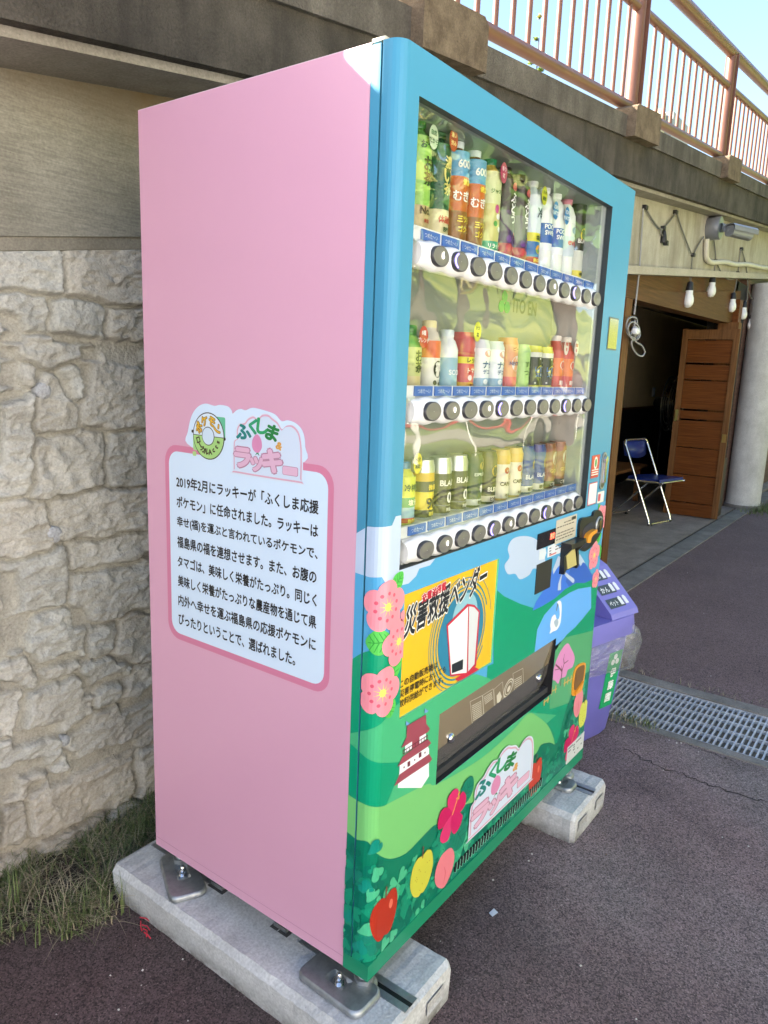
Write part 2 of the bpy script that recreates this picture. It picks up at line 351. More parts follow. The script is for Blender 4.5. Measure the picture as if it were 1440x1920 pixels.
for i, (cx, cz, hw, hh) in enumerate(stones):
    dx = np.maximum(np.abs(wx-cx)-hw*.84, 0); dz = np.maximum(np.abs(wz-cz)-hh*.82, 0)
    d = np.hypot(dx, dz)+.02*(np.abs(wx-cx)/hw*.5+np.abs(wz-cz)/hh*.5)
    m1 = d < d1; d2 = np.where(m1, d1, np.minimum(d2, d)); idx = np.where(m1, i, idx); d1 = np.where(m1, d, d1)
edge = d2-d1
prof = np.clip((edge-.0095)/.011, 0, 1); prof = 1-(1-prof)**2.0
rr = np.random.RandomState(5); lift = rr.uniform(.7, 1.15, len(stones))[idx]
tx = rr.uniform(-.12, .12, len(stones))[idx]; tz = rr.uniform(-.16, .10, len(stones))[idx]
cxs = stones[:, 0][idx]; czs = stones[:, 1][idx]
rid = 1-np.abs(2*vnoise(gx+gz*.35, gz*1.5, 17, 7)-1); rid2 = 1-np.abs(2*vnoise(gx-gz*.5, gz*2.2, 41, 8)-1)
hgt = prof*(.026*lift+tx*(gx-cxs)*.6+tz*(gz-czs)*.6+.012*(rid-.5)+.008*(rid2-.5)+.0055*(vnoise(gx+.4*gz, gz*2.2, 62, 9)-.5))+.004*(vnoise(gx, gz, 25, 10)-.5)+.0025*(vnoise(gx, gz, 80, 11)-.5)
vs = np.stack([gx, WY-hgt, gz], -1).reshape(-1, 3)
ii = np.arange(nx*nz).reshape(nz, nx)
fs = np.stack([ii[:-1, :-1], ii[:-1, 1:], ii[1:, 1:], ii[1:, :-1]], -1).reshape(-1, 4)
# rock-face paint, a little darker and browner towards the soil splash
M_STONE = concrete('stone_facing', (.385,.375,.335), (.56,.55,.50), bump=.55, scale=7)
N, L, P = nodes_of(M_STONE)
tc = N.new('ShaderNodeTexCoord'); sp = N.new('ShaderNodeSeparateXYZ'); L.new(tc.outputs['Object'], sp.inputs[0])
mr = N.new('ShaderNodeMapRange'); mr.inputs['From Min'].default_value = .0; mr.inputs['From Max'].default_value = .55; mr.inputs['To Min'].default_value = .55; mr.inputs['To Max'].default_value = 0
L.new(sp.outputs['Z'], mr.inputs['Value'])
nn = N.new('ShaderNodeTexNoise'); nn.inputs['Scale'].default_value = 6; nn.inputs['Detail'].default_value = 7; L.new(tc.outputs['Object'], nn.inputs['Vector'])
mu = N.new('ShaderNodeMath'); mu.operation = 'MULTIPLY'; L.new(mr.outputs[0], mu.inputs[0]); L.new(nn.outputs['Fac'], mu.inputs[1])
mx = N.new('ShaderNodeMix'); mx.data_type = 'RGBA'; mx.inputs[7].default_value = (.33,.25,.19,1)
old = P.inputs['Base Color'].links[0].from_socket; L.new(mu.outputs[0], mx.inputs[0]); L.new(old, mx.inputs[6]); L.new(mx.outputs[2], P.inputs['Base Color'])
wall = thing('stone_wall', 'cream wall faced with rough stones behind the pink side of the machine', 'wall', (0, WY, 0))
b = MB(); b.v = [tuple(v) for v in vs.tolist()]; b.f = [tuple(f) for f in fs.tolist()]; b.mi = [0]*len(b.f); b.sm = [True]*len(b.f); b.m = [M_STONE]
so = b.build('stone_facing', wall, keep=True)
ca_ = so.data.color_attributes.new('stone_tone', 'FLOAT_COLOR', 'POINT')
tone = rr.uniform(.90, 1.06, len(stones))[idx]; warm = rr.uniform(-.03, .03, len(stones))[idx]; k_ = np.clip(prof, 0, 1)
cols = np.stack([tone*(1+warm)*k_+.88*(1-k_), tone*k_+.87*(1-k_), tone*(1-warm)*k_+.84*(1-k_), np.ones_like(k_)], -1).reshape(-1)
ca_.data.foreach_set('color', cols.astype(np.float32))
N, L, P = nodes_of(M_STONE); at = N.new('ShaderNodeAttribute'); at.attribute_name = 'stone_tone'; mx = N.new('ShaderNodeMix'); mx.data_type = 'RGBA'; mx.blend_type = 'MULTIPLY'; mx.inputs[0].default_value = 1
old = P.inputs['Base Color'].links[0].from_socket; L.new(old, mx.inputs[6]); L.new(at.outputs['Color'], mx.inputs[7]); L.new(mx.outputs[2], P.inputs['Base Color'])
M_STONE2 = concrete('plain_facing', (.385,.375,.335), (.56,.55,.50), bump=.5, scale=7)
for x_, y_, r_ in ((82, 733, .021), (103, 1003, .022), (122, 1390, .016)):
    q_ = bp(x_, y_, 1, WY-.024); b = MB(); b.lathe([(r_, -.028), (r_*1.02, .0), (r_*.9, .004), (r_*.5, .0065), (.001, .007)][::-1] if False else [(r_, .03), (r_*1.02, .0), (r_*.88, -.004), (r_*.5, -.0062), (.001, -.0065)], (q_.x, WY-.022, q_.z), concrete('plug_mortar', (.34,.35,.36), (.50,.51,.53), bump=.5, scale=40), 20, 'Y'); b.build('mortar_plug', wall)
# board-marked concrete panel, rising to the right with the ramp, and the band under it
M_BOARD = concrete('board_marked_concrete', (.20,.19,.155), (.32,.305,.26), bump=.1, scale=3)
N, L, P = nodes_of(M_BOARD); tc = N.new('ShaderNodeTexCoord'); mp = N.new('ShaderNodeMapping'); mp.inputs['Scale'].default_value = (3.0, 1, 40); mp.inputs['Rotation'].default_value = (0, -.02, 0)
wv = N.new('ShaderNodeTexNoise'); wv.inputs['Scale'].default_value = 4; wv.inputs['Detail'].default_value = 9; wv.inputs['Distortion'].default_value = 1.2
L.new(tc.outputs['Object'], mp.inputs['Vector']); L.new(mp.outputs['Vector'], wv.inputs['Vector'])
rw = N.new('ShaderNodeValToRGB'); rw.color_ramp.elements[0].position = .35; rw.color_ramp.elements[1].position = .62; rw.color_ramp.elements[0].color = (.78,.78,.78,1); rw.color_ramp.elements[1].color = (1.16,1.16,1.14,1)
mx = N.new('ShaderNodeMix'); mx.data_type = 'RGBA'; mx.blend_type = 'MULTIPLY'; mx.inputs[0].default_value = .75
old = P.inputs['Base Color'].links[0].from_socket; L.new(wv.outputs['Fac'], rw.inputs['Fac']); L.new(old, mx.inputs[6]); L.new(rw.outputs['Color'], mx.inputs[7])
# brown rust-water stain that has run down from the deck
sp = N.new('ShaderNodeSeparateXYZ'); L.new(tc.outputs['Object'], sp.inputs[0])
mr = N.new('ShaderNodeMapRange'); mr.inputs['From Min'].default_value = 1.88; mr.inputs['From Max'].default_value = 2.12; L.new(sp.outputs['Z'], mr.inputs['Value'])
nn = N.new('ShaderNodeTexNoise'); nn.inputs['Scale'].default_value = 5; nn.inputs['Detail'].default_value = 6; L.new(tc.outputs['Object'], nn.inputs['Vector'])
ad = N.new('ShaderNodeMath'); ad.operation = 'MULTIPLY_ADD'; ad.inputs[1].default_value = 1.0; ad.inputs[2].default_value = -.25
rs = N.new('ShaderNodeValToRGB'); rs.color_ramp.elements[0].position = .1; rs.color_ramp.elements[1].position = .55
m2 = N.new('ShaderNodeMath'); m2.operation = 'MULTIPLY'
L.new(nn.outputs['Fac'], ad.inputs[0]); L.new(mr.outputs[0], m2.inputs[0]); 
a2 = N.new('ShaderNodeMath'); a2.operation = 'ADD'; L.new(ad.outputs[0], a2.inputs[0]); a2.inputs[1].default_value = .3; L.new(a2.outputs[0], m2.inputs[1]); L.new(m2.outputs[0], rs.inputs['Fac'])
mq = N.new('ShaderNodeMix'); mq.data_type = 'RGBA'; mq.inputs[7].default_value = (.20,.14,.075,1)
L.new(rs.outputs['Color'], mq.inputs[0]); L.new(mx.outputs[2], mq.inputs[6]); L.new(mq.outputs[2], P.inputs['Base Color'])
zp = lambda x: 1.676+.154*x                        # lower edge of the panel
def slab(mb, xs, zlo, zhi, y0, y1, m):
    n = len(xs); V = []; Fc = []
    for x in xs: V += [(x, y0, zlo(x)), (x, y0, zhi(x)), (x, y1, zhi(x)), (x, y1, zlo(x))]
    for i in range(n-1):
        a, c = i*4, i*4+4
        for k in range(4): Fc.append((a+k, a+(k+1) % 4, c+(k+1) % 4, c+k))
    Fc += [(0,1,2,3), (n*4-1, n*4-2, n*4-3, n*4-4)]
    mb.add(V, Fc, m)
PX = [-9, -6, -3, -2, -1, 0, 1, 2, 3, 3.6]
b = MB(); slab(b, PX, zp, lambda x: 2.10+.154*x, 1.045, 1.25, M_BOARD); b.build('board_marked_panel', wall)
b = MB(); slab(b, PX, lambda x: zp(x)-.032, lambda x: zp(x)-.0005, 1.051, 1.25, concrete('band_concrete', (.19,.175,.14), (.30,.28,.23), bump=.2)); b.build('band', wall)
b = MB(); b.box((-9, WY+.03, 0), (WX0, 1.3, 1.2), M_STONE2); b.box((WX1, WY+.012, 0), (3.7, 1.3, 1.72), M_STONE2); b.box((WX0, WY+.02, 0), (WX1, 1.3, 1.42), M_STONE2); b.build('wall_core', wall)

# the sloping deck above: beam, coping and pedestals
def pw(pts):
    def f(x):
        if x <= pts[0][0]: (a, za), (c, zc) = pts[0], pts[1]
        elif x >= pts[-1][0]: (a, za), (c, zc) = pts[-2], pts[-1]
        else:
            for (a, za), (c, zc) in zip(pts, pts[1:]):
                if a <= x <= c: break
        return za+(zc-za)*(x-a)/(c-a)
    return f
zb = pw([(-.23,2.026),(.436,2.130),(3.159,2.477),(7.382,2.947)])
zj = pw([(.483,2.328),(.942,2.400),(3.45,2.717),(5.19,2.917)])
zt = pw([(.5,2.475),(1.65,2.607),(3.24,2.797),(5.44,3.054),(7.15,3.25)])
deck = thing('concrete_deck', 'weathered dark concrete ramp deck overhead, sloping up to the right', 'bridge deck', (0, .8, 2))
DX = [-9, -6, -4, -2, -1, -.23, .436, .942, 1.65, 2.4, 3.159, 3.45, 4.3, 5.19, 6.2, 7.15, 8.5, 10, 13, 16]
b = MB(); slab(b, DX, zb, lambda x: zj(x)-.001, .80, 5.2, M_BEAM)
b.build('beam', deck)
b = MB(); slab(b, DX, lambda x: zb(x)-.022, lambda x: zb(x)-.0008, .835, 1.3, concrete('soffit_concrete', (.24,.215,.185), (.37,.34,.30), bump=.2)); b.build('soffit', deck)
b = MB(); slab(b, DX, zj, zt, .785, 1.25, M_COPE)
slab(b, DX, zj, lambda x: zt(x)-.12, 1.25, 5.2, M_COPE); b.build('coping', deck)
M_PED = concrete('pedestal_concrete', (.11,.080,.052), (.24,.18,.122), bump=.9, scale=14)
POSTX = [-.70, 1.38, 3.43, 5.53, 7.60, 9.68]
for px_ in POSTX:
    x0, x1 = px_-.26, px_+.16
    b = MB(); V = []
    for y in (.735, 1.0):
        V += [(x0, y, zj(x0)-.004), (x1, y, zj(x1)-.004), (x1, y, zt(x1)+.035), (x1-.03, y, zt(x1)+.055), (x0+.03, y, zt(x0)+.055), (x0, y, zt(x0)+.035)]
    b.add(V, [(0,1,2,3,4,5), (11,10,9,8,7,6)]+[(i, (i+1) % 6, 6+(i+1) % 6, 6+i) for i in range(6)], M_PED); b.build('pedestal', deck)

# brown pipe railing on the coping
M_RAIL = mat('brown_rail_paint', (.155,.066,.042), rough=.42, coat=.15, var=.12, scale=3, bump=.03, bscale=90)
rail = thing('guard_railing', 'brown pipe railing with thin upright bars along the edge of the deck', 'railing', (0, .87, 2.4))
RY = .87
zbr = lambda x: 2.714+.1143*(x-1.689); zmr = lambda x: 3.437+.1115*(x-3.515); ztr = lambda x: 3.739+.1195*(x-4.161)
XA, XB = -.9, 11.2
for nm, f, r in (('top_rail', ztr, .041), ('mid_rail', zmr, .026), ('bottom_rail', zbr, .029)):
    MB().tube([(XA, RY, f(XA)), (XB, RY, f(XB))], r, M_RAIL, 16).build(nm, rail)
for px_ in POSTX:
    b = MB(); b.tube([(px_, RY, zt(px_)-.02), (px_, RY, ztr(px_))], .038, M_RAIL, 16)
    b.box((px_+.034, RY-.05, zt(px_)-.01), (px_+.042, RY+.05, ztr(px_)-.01), M_RAIL); b.build('post', rail)
for a, c in zip(POSTX, POSTX[1:]):
    for k in range(1, 14):
        x = a+(c-a)*k/14; MB().tube([(x, RY, zbr(x)), (x, RY, zmr(x))], .0125, M_RAIL, 10, False).build('baluster', rail)

# front of the store room on the right: upper wall, ledge, header, column, posts, doors
up = thing('upper_wall', 'pale stained concrete wall band above the store room doorway', 'wall', (6, .95, 2.1))
zl = lambda x: 2.085+.1095*(x-3.9)                # middle of the ledge
b = MB(); slab(b, [3.2, 5, 7, 9, 12], lambda x: zl(x)+.022, lambda x: zb(x)-.001, .95, 1.15, M_PALEW); b.build('wall_face', up)
b = MB(); slab(b, [3.2, 5, 7, 9, 12], lambda x: zl(x)-.030, lambda x: zl(x)+.0215, .905, 1.12, concrete('ledge_concrete', (.40,.36,.28), (.55,.50,.41), bump=.15)); b.build('ledge', up)
M_WOODL = wood('header_wood', (.075,.030,.011), (.14,.060,.023), (.5, 4, 14)); M_WOODD = wood('door_wood', (.095,.026,.004), (.175,.055,.011), (4, .6, 22), coat=.2)
M_WOODF = wood('frame_wood', (.12,.052,.018), (.21,.098,.036), (14, 14, .6))
zh = lambda x: 1.915+.017*(x-4.0)
hd = thing('door_header', 'brown timber header over the dark doorway, deeper towards the column', 'door frame', (5.5, .95, 2))
b = MB(); slab(b, [3.78, 5, 6, 7.3], lambda x: max(zh(x)+.07, zl(x)-.15-.0*x) if x > 4.4 else zh(x)+.07, lambda x: zl(x)-.031, .985, 1.08, M_WOODL); b.build('header_board', hd)
b = MB(); slab(b, [3.78, 5, 6, 7.3], lambda x: zh(x), lambda x: zh(x)+.0695 if x <= 4.4 else max(zh(x)+.0695, zl(x)-.1505), .955, 1.08, M_WOODL); b.build('header_beam', hd)
b = MB(); b.box((3.93, .955, .012), (4.05, 1.08, 1.912), M_WOODF); b.box((3.72, .965, .012), (3.929, 1.10, 1.95), M_WOODF); b.build('door_post', hd)
b = MB(); b.box((6.93, .86, .012), (7.06, 1.05, 1.97), M_WOODF); b.box((7.061, .86, .012), (7.20, .98, .62), mat('dark_trim', (.03,.018,.014), rough=.6)); b.box((7.062, .90, .63), (7.20, 1.0, 2.2), M_WOODD); b.build('hinge_post', hd)
dl = thing('timber_door', 'brown panelled timber door leaf folded open into the room', 'door', (6.87, .82, 0))
def dloc(u, d): return Vector((6.87, .82, 0))+Vector((-.02, 1, 0)).normalized()*u+Vector((-1, -.02, 0)).normalized()*d
def dbox(mb, u0, u1, d0, d1, z0, z1, m):
    mb.prism([(u0, z0), (u1, z0), (u1, z1), (u0, z1)], lambda u, v, d: dloc(u, d)+Vector((0, 0, v)), d0, d1, m)
b = MB()
dbox(b, .0, .055, 0, .035, .02, 1.90, M_WOODF); dbox(b, .475, .53, 0, .035, .02, 1.90, M_WOODF); dbox(b, .0555, .4745, 0, .033, 1.80, 1.895, M_WOODF); dbox(b, .0555, .4745, 0, .033, .02, .15, M_WOODD); b.build('door_frame', dl)
for z0, z1 in ((.158, .437), (.445, .716), (.725, .994), (1.012, 1.092), (1.112, 1.394), (1.406, 1.552), (1.572, 1.79)):
    b = MB(); dbox(b, .056, .474, 0, .022, z0, z1, M_WOODD); b.build('door_board', dl)
b = MB(); dbox(b, .485, .515, .0352, .05, .98, 1.10, M_CHROME); b.build('door_handle', dl)
b = MB(); dbox(b, .008, .045, .0352, .042, .80, .88, mat('brass', (.6,.42,.16), rough=.3, metal=1)); b.build('hinge', dl)
colm = MB(); colm.lathe([(.185, .05), (.18, .06), (.18, 1.96), (.185, 2.0), (.185, 2.44)], (7.98, .80, 0), concrete('column_concrete', (.48,.46,.42), (.68,.66,.61), streak=True, bump=.3, dark=(.36,.34,.31)), 40)
colm.lathe([(.205, -.01), (.205, .05)], (7.98, .80, 0), M_CONC, 40)
tag(colm.build('concrete_column'), 'round bare concrete column standing right of the timber door', 'column')
# the dim room behind
room = thing('store_room', 'dim store room with a cream wall over dark panelling seen through the doorway', 'room', (8, 3, 0))
M_CREAM = mat('cream_plaster', (.86,.72,.44), rough=.9, var=.08, scale=2); M_NAVY = mat('dark_panelling', (.012,.012,.016), rough=.6)
b = MB(); slab(b, [3.6, 5, 7.382, 10, 14], lambda x: .005, lambda x: zb(x)+.02, 2.5, 2.6, M_CREAM); b.build('back_wall', room)
b = MB(); b.box((3.6, 2.46, .012), (14, 2.499, .99), M_NAVY); b.box((3.6, 2.44, .991), (14, 2.499, 1.015), wood('dado_rail', (.10,.04,.012), (.16,.07,.02))); b.build('panelling', room)
b = MB(); b.box((14, .9, 0), (14.1, 2.6, 3.2), M_CREAM); b.box((3.62, 1.10, .012), (3.719, 2.44, 2.4), M_CREAM); b.box((7.2, 1.16, .012), (14, 1.22, 2.95), M_NAVY); b.box((7.205, .985, .012), (7.745, 1.159, 2.40), M_NAVY); b.build('side_wall', room)
b = MB(); b.box((3.72, 1.081, 2.30), (13.9, 2.44, 2.34), mat('ceiling_board', (.30,.27,.22), rough=.9)); b.build('ceiling', room)
sw = thing('light_switch', 'small pale light switch on the cream wall inside the room', 'light switch', (9.9, 2.49, 1.21))
b = MB(); b.rbox((9.85, 2.485, 1.15), (9.96, 2.4995, 1.28), .004, M_WHITEP); b.build('switch_plate', sw); b = MB(); b.box((9.885, 2.478, 1.18), (9.925, 2.4845, 1.25), M_WHITEP); b.build('rocker', sw)
# brick wall and planted strip past the column
bw = MB(); bw.box((7.75, .98, 0), (16, 1.15, 2.47), wood('dark_cladding', (.10,.055,.04), (.17,.10,.075), (.6, 3, 10)))
tag(bw.build('clad_wall'), 'dark brown clad wall to the right of the round column', 'wall')
# ------------------------------------------------------------------ things by the building
# folding chair in the doorway
ch = thing('folding_chair', 'blue folding chair with a bright tube frame in the doorway', 'chair', (6.2, 1.4, .012))
CA = math.radians(-13); cux = Vector((math.cos(CA), math.sin(CA), 0)); cvx = Vector((-math.sin(CA), math.cos(CA), 0)); CO = Vector((6.2, 1.20, .012))
cp = lambda u, v, z: CO+cux*u+cvx*v+Vector((0, 0, z))          # u right, v back
M_TUBE = mat('chair_tube', (.78,.79,.80), rough=.22, metal=1); M_BLUE = mat('blue_vinyl', (.012,.028,.17), rough=.35, coat=.2)
W2 = .20
# front legs lean back up into the backrest; rear legs lean forward
fr = smooth_poly([(-W2, .01, .04), (-W2, .0, .012), (-W2+.03, 0, .012), (W2-.03, 0, .012), (W2, 0, .012), (W2, .01, .04)], 4, False)
pts = [(-W2, .33, .74)]+[(-W2, .01, .05)]+fr+[(W2, .01, .05), (W2, .33, .74)]+smooth_poly([(W2, .335, .752), (W2-.02, .345, .782), (W2-.06, .348, .79), (-W2+.06, .348, .79), (-W2+.02, .345, .782), (-W2, .335, .752), (-W2, .33, .74)], 4, False)
MB().tube([cp(*p) for p in pts], .011, M_TUBE, 10).build('front_frame', ch)
for s in (-1, 1):
    MB().tube([cp(s*(W2-.025), .06, .42), cp(s*(W2-.025), .25, .22), cp(s*(W2-.025), .47, .012)], .010, M_TUBE, 10).build('rear_leg', ch)
MB().tube([cp(-W2+.025, .44, .04), cp(W2-.025, .44, .04)], .008, M_TUBE, 8).build('crossbar', ch)
b = MB(); V = []; n = 9
for d in (0, .022):
    for top in (0, 1):
        for k in range(n):
            u = -W2+.012+(2*W2-.024)*k/(n-1); c = 1-((k-4)/4)**2; zz = (.775 if top else .64-.03*c)
            V.append(cp(u, (.33+.02*(zz-.74)/.05*.46)+.012-.03*c*.6+d, zz))
fq = []
for k in range(n-1):
    fq += [(k, k+1, n+k+1, n+k), (2*n+k, 3*n+k, 3*n+k+1, 2*n+k+1), (k, 2*n+k, 2*n+k+1, k+1), (n+k, n+k+1, 3*n+k+1, 3*n+k)]
fq += [(0, n, 3*n, 2*n), (n-1, 3*n-1, 4*n-1, 2*n-1)]
b.add(V, fq, M_BLUE, True); b.build('backrest', ch)
b = MB(); op = smooth_poly([(-.19, .0), (.19, .0), (.195, .04), (.17, .36), (-.17, .36), (-.195, .04)], 3)
b.prism(op, lambda u, v, d: cp(u, v-.07, .425+d-.04*(v-.0)), 0, .03, M_BLUE); b.build('seat', ch)
MB().tube([cp(u, v-.07, .424-.04*v) for u, v in smooth_poly([(-.195, .36), (-.2, .0), (-.17, -.012), (.17, -.012), (.2, 0), (.195, .36)], 4, False)], .009, M_TUBE, 8).build('seat_rim', ch)
for u, v in ((-W2+.02, 0), (W2-.02, 0), (-W2+.025, .47), (W2-.025, .47)):
    MB().tube([cp(u-.02, v, .009), cp(u+.02, v, .009)], .0135, M_BLACK, 8).build('foot_cap', ch)

# floor fan in the dark room
fy = 2.15; fx = bp(1243, 760, 1, fy).x
fan = thing('standing_fan', 'standing fan with a wire cage beside the open door leaf', 'fan', (fx, fy, .012))
M_WIRE = mat('cage_wire', (.42,.40,.36), rough=.35, metal=.8); M_FRED = mat('fan_red', (.10,.012,.01), rough=.4)
b = MB(); b.lathe([(.24, .012), (.24, .03), (.05, .06), (.028, .10)], (fx, fy, 0), M_BLACK, 24); b.build('base', fan)
MB().tube([(fx, fy, .08), (fx, fy, .98)], .02, M_BLACK, 10).build('pole', fan)
b = MB()
for rr_ in (.36, .27, .18, .09):
    for off in (0, .09): b.tube([(fx+rr_*math.cos(2*PI*k/32), fy-.08-off, 1.08+rr_*math.sin(2*PI*k/32)) for k in range(33)], .006 if rr_ < .3 else .011, M_WIRE, 6, False)
for k in range(24):
    a = 2*PI*k/24; b.tube([(fx, fy-.19, 1.08), (fx+.2*math.cos(a), fy-.185, 1.08+.2*math.sin(a)), (fx+.36*math.cos(a), fy-.13, 1.08+.36*math.sin(a))], .003, M_WIRE, 4, False)
b.build('cage', fan)
b = MB(); b.lathe([(.07, 0), (.09, .03), (.08, .16), (.03, .18)], (fx, fy-.06, 1.08), M_BLACK, 16, 'Y'); b.build('motor', fan)
for k in range(4):
    a = 2*PI*k/4+.4; P0 = Vector((fx, fy-.12, 1.08)); e = Vector((math.cos(a), 0, math.sin(a))); t = Vector((-math.sin(a), .35, math.cos(a)))
    b = MB(); b.prism([(.05, -.03), (.28, -.10), (.31, .02), (.24, .11), (.06, .04)], lambda u, v, d: P0+e*u+t*v+Vector((0, d, 0)), 0, .004, M_FRED); b.build('blade', fan)

# security camera, box, conduit
sc_ = thing('security_camera', 'grey bullet security camera on a round wall box under the deck', 'security camera', (6.0, .93, 2.68))
M_CAM = mat('camera_grey', (.20,.21,.23), rough=.32, coat=.3); M_CAMD = mat('camera_glass', (.01,.01,.012), rough=.08)
SP = bp(1339, 428, 1, .90); A_ = Vector((SP.x, .90, SP.z))
b = MB(); b.lathe([(.086, -.055), (.094, -.05), (.094, .048), (.09, .052)], A_, M_CAM, 32, 'Y')
b.build('mount_box', sc_)
axd = Vector((.86, -.50, -.05)).normalized()       # the way the camera looks
up_ = Vector((0, 0, 1)); sx_ = axd.cross(up_).normalized(); ux_ = sx_.cross(axd)
B0 = bp(1366, 432, 1, .74); 
MB().tube([A_+Vector((0, -.05, 0)), A_+Vector((.05, -.12, -.005)), B0+axd*.02], [.04, .020, .020], M_CAM, 16).build('arm', sc_)
def cl(u, v, d): return B0+axd*(d*.86+.012)+sx_*u*.82+ux_*v*.82
b = MB(); bodyp = rrect(-.055, -.05, .055, .05, .035, 4)
b.prism(bodyp, cl, 0, .24, M_CAM); b.build('body', sc_)
b = MB(); b.prism([(-.068, .0), (-.068, .045), (-.04, .066), (.04, .066), (.068, .045), (.068, .0), (.062, .0), (.062, .042), (.036, .058), (-.036, .058), (-.062, .042), (-.062, .0)], cl, -.01, .30, M_CAM); b.build('sunshade', sc_)
b = MB(); b.prism(circ(0, -.005, .050, 28), cl, .2401, .262, M_CAM); b.prism(circ(0, -.005, .038, 28), cl, .2621, .2625, mat('lens_ring', (.30,.26,.18), rough=.3)); b.prism(circ(0, -.005, .020, 24), cl, .2626, .266, M_CAMD); b.build('lens', sc_)
M_COND = mat('conduit_paint', (.58,.54,.45), rough=.5, var=.1, scale=5)
cpts = [(1325,448), (1324,470), (1325,485), (1333,492), (1346,492), (1362,492), (1378,496), (1400,496), (1425,501), (1440,503)]
MB().tube(smooth_poly([tuple(bp(x, y, 1, .925)) for x, y in cpts]+[tuple(bp(1470, 507, 1, .925))], 5, False), .022, M_COND, 10).build('conduit_pipe')
tag(bpy.data.objects['conduit_pipe'], 'cream bent conduit running from the security camera along the ledge', 'pipe')

# string of bulbs hung along the ledge
st = thing('string_lights', 'string of white bulbs hanging on thin cords above the doorway', 'string lights', (5, .93, 2.3))
M_CORD = mat('grey_cord', (.16,.155,.145), rough=.6); M_SOCK = mat('socket_black', (.018,.018,.02), rough=.5); M_BULB = mat('bulb_glass', (.78,.78,.75), rough=.25, coat=.4)
BY = .935
q = lambda x, y, Y=BY: bp(x, y, 1, Y)
def cord(pp, r=.006, nm='cord', par=st, m=M_CORD, Y=BY):
    MB().tube(smooth_poly([tuple(q(x, y, Y)) for x, y in pp], 5, False), r, m, 6, False).build(nm, par)
cord([(1211, 391), (1222, 410), (1233, 425), (1240, 430), (1244, 428), (1258, 412), (1267, 399)])
cord([(1269, 400), (1277, 425), (1288, 455), (1297, 477)]); cord([(1302, 473), (1310, 458), (1319, 444)])
cord([(1338, 446), (1341, 470), (1342, 490)]); cord([(1344, 492), (1352, 510), (1364, 523), (1378, 522), (1384, 512)]); cord([(1384, 510), (1387, 480), (1390, 468), (1398, 495), (1402, 530), (1401, 562)])
cord([(1403, 545), (1410, 560), (1417, 555), (1426, 542), (1440, 540)]); cord([(1240, 430), (1239, 436), (1242, 442)])
for bx, by, tx_, ty in ((1291,558,1298,482), (1334,541,1341,496), (1373,571,1383,516), (1394,586,1401,560), (1408,606,1412,565)):
    P_ = q(bx, by); T_ = q(tx_, ty)
    for dd in (-.006, .008): MB().tube([T_+Vector((dd, 0, 0)), (P_+T_)/2+Vector((dd*2.6, 0, -.0)), P_+Vector((dd*.3, 0, .11))], .0028, M_CORD, 5, False).build('cord', st)
    b = MB(); k = {1291: 1.12, 1334: 1.04, 1373: 1.02, 1394: 1.0, 1408: .95}[bx]
    b.lathe([(.002, -.072*k), (.022*k, -.066*k), (.034*k, -.048*k), (.038*k, -.026*k), (.036*k, -.004*k), (.030*k, .016*k), (.027*k, .022*k), (.0268*k, .048*k)], P_, M_BULB, 20); bo = b.build('bulb', st)
    b = MB(); b.lathe([(.0275*k, .0485*k), (.0265*k, .06*k), (.020*k, .105*k), (.010*k, .112*k)], P_, M_SOCK, 14); b.build('socket', bo)
P_ = q(1244, 447); b = MB(); b.lathe([(.022, -.03), (.026, -.01), (.02, .02), (.012, .05)], P_, M_SOCK, 12); b.box(P_+Vector((.0, -.03, -.045)), P_+Vector((.035, .0, -.015)), M_SOCK); b.build('socket', st)
for x, y in ((1209, 389), (1266, 398), (1299, 478), (1342, 490), (1383, 512), (1390, 467), (1243, 428)):
    P_ = q(x, y, .94); b = MB(); b.rbox(P_-Vector((.024, .018, .014)), P_+Vector((.024, .018, .014)), .006, M_SOCK); b.build('clip', st)
tg = thing('cable_hank', 'grey cable hanging down beside the doorway and knotted into a loose hank', 'cable', tuple(q(1190, 620)))
M_CAB = mat('light_grey_cable', (.30,.30,.30), rough=.5)
cord([(1206, 391), (1203, 440), (1199, 500), (1194, 550), (1189, 590)], .0065, 'hanging_cable', tg, M_CAB)
rk = random.Random(11)
for k in range(3):
    cx_, cy_ = 1185+k*3, 612+k*7; aa = rk.uniform(0, 3)
    lp = [(cx_+(9-k)*math.cos(aa+2*PI*j/9)*(1+.4*rk.random()), cy_+(17-3*k)*math.sin(aa+2*PI*j/9)*(1+.3*rk.random())) for j in range(10)]
    MB().tube(smooth_poly([tuple(q(x, y, .925-.02*rk.random())) for x, y in lp], 5, False), .0065, M_CAB, 6, False).build('coil', tg)
cord([(1190, 600), (1188, 625), (1184, 645), (1192, 662), (1203, 668), (1209, 660), (1203, 648), (1192, 640), (1190, 622)], .0065, 'tail_loop', tg, M_CAB, .92)
P_ = q(1192, 621, .90); b = MB(); b.rbox(P_-Vector((.035, .02, .022)), P_+Vector((.035, .02, .022)), .012, M_WHITEP); b.build('plug', tg)

# steel drain grating
gr = thing('drain_grating', 'galvanised steel grating over the drain that crosses the pavement', 'drain grate', (2.05, -.5, 0))
b = MB()
for x in (1.848, 2.255): b.box((x, -2.6, -.035), (x+.006, .655, .003), M_GRATE)
for y in (-2.6, -1.6, -.61, .38): b.box((1.8545, y, -.035), (2.2545, y+.006, .003), M_GRATE)
b.build('frame', gr)
b = MB(); y = -2.58
while y < .65:
    b.box((1.8545, y, -.032), (2.2545, y+.0065, .0015), M_GRATE); y += .0218
for x in (1.93, 2.02, 2.11, 2.19): b.box((x, -2.59, -.012), (x+.005, .65, .0022), M_GRATE)
b.build('bars', gr)

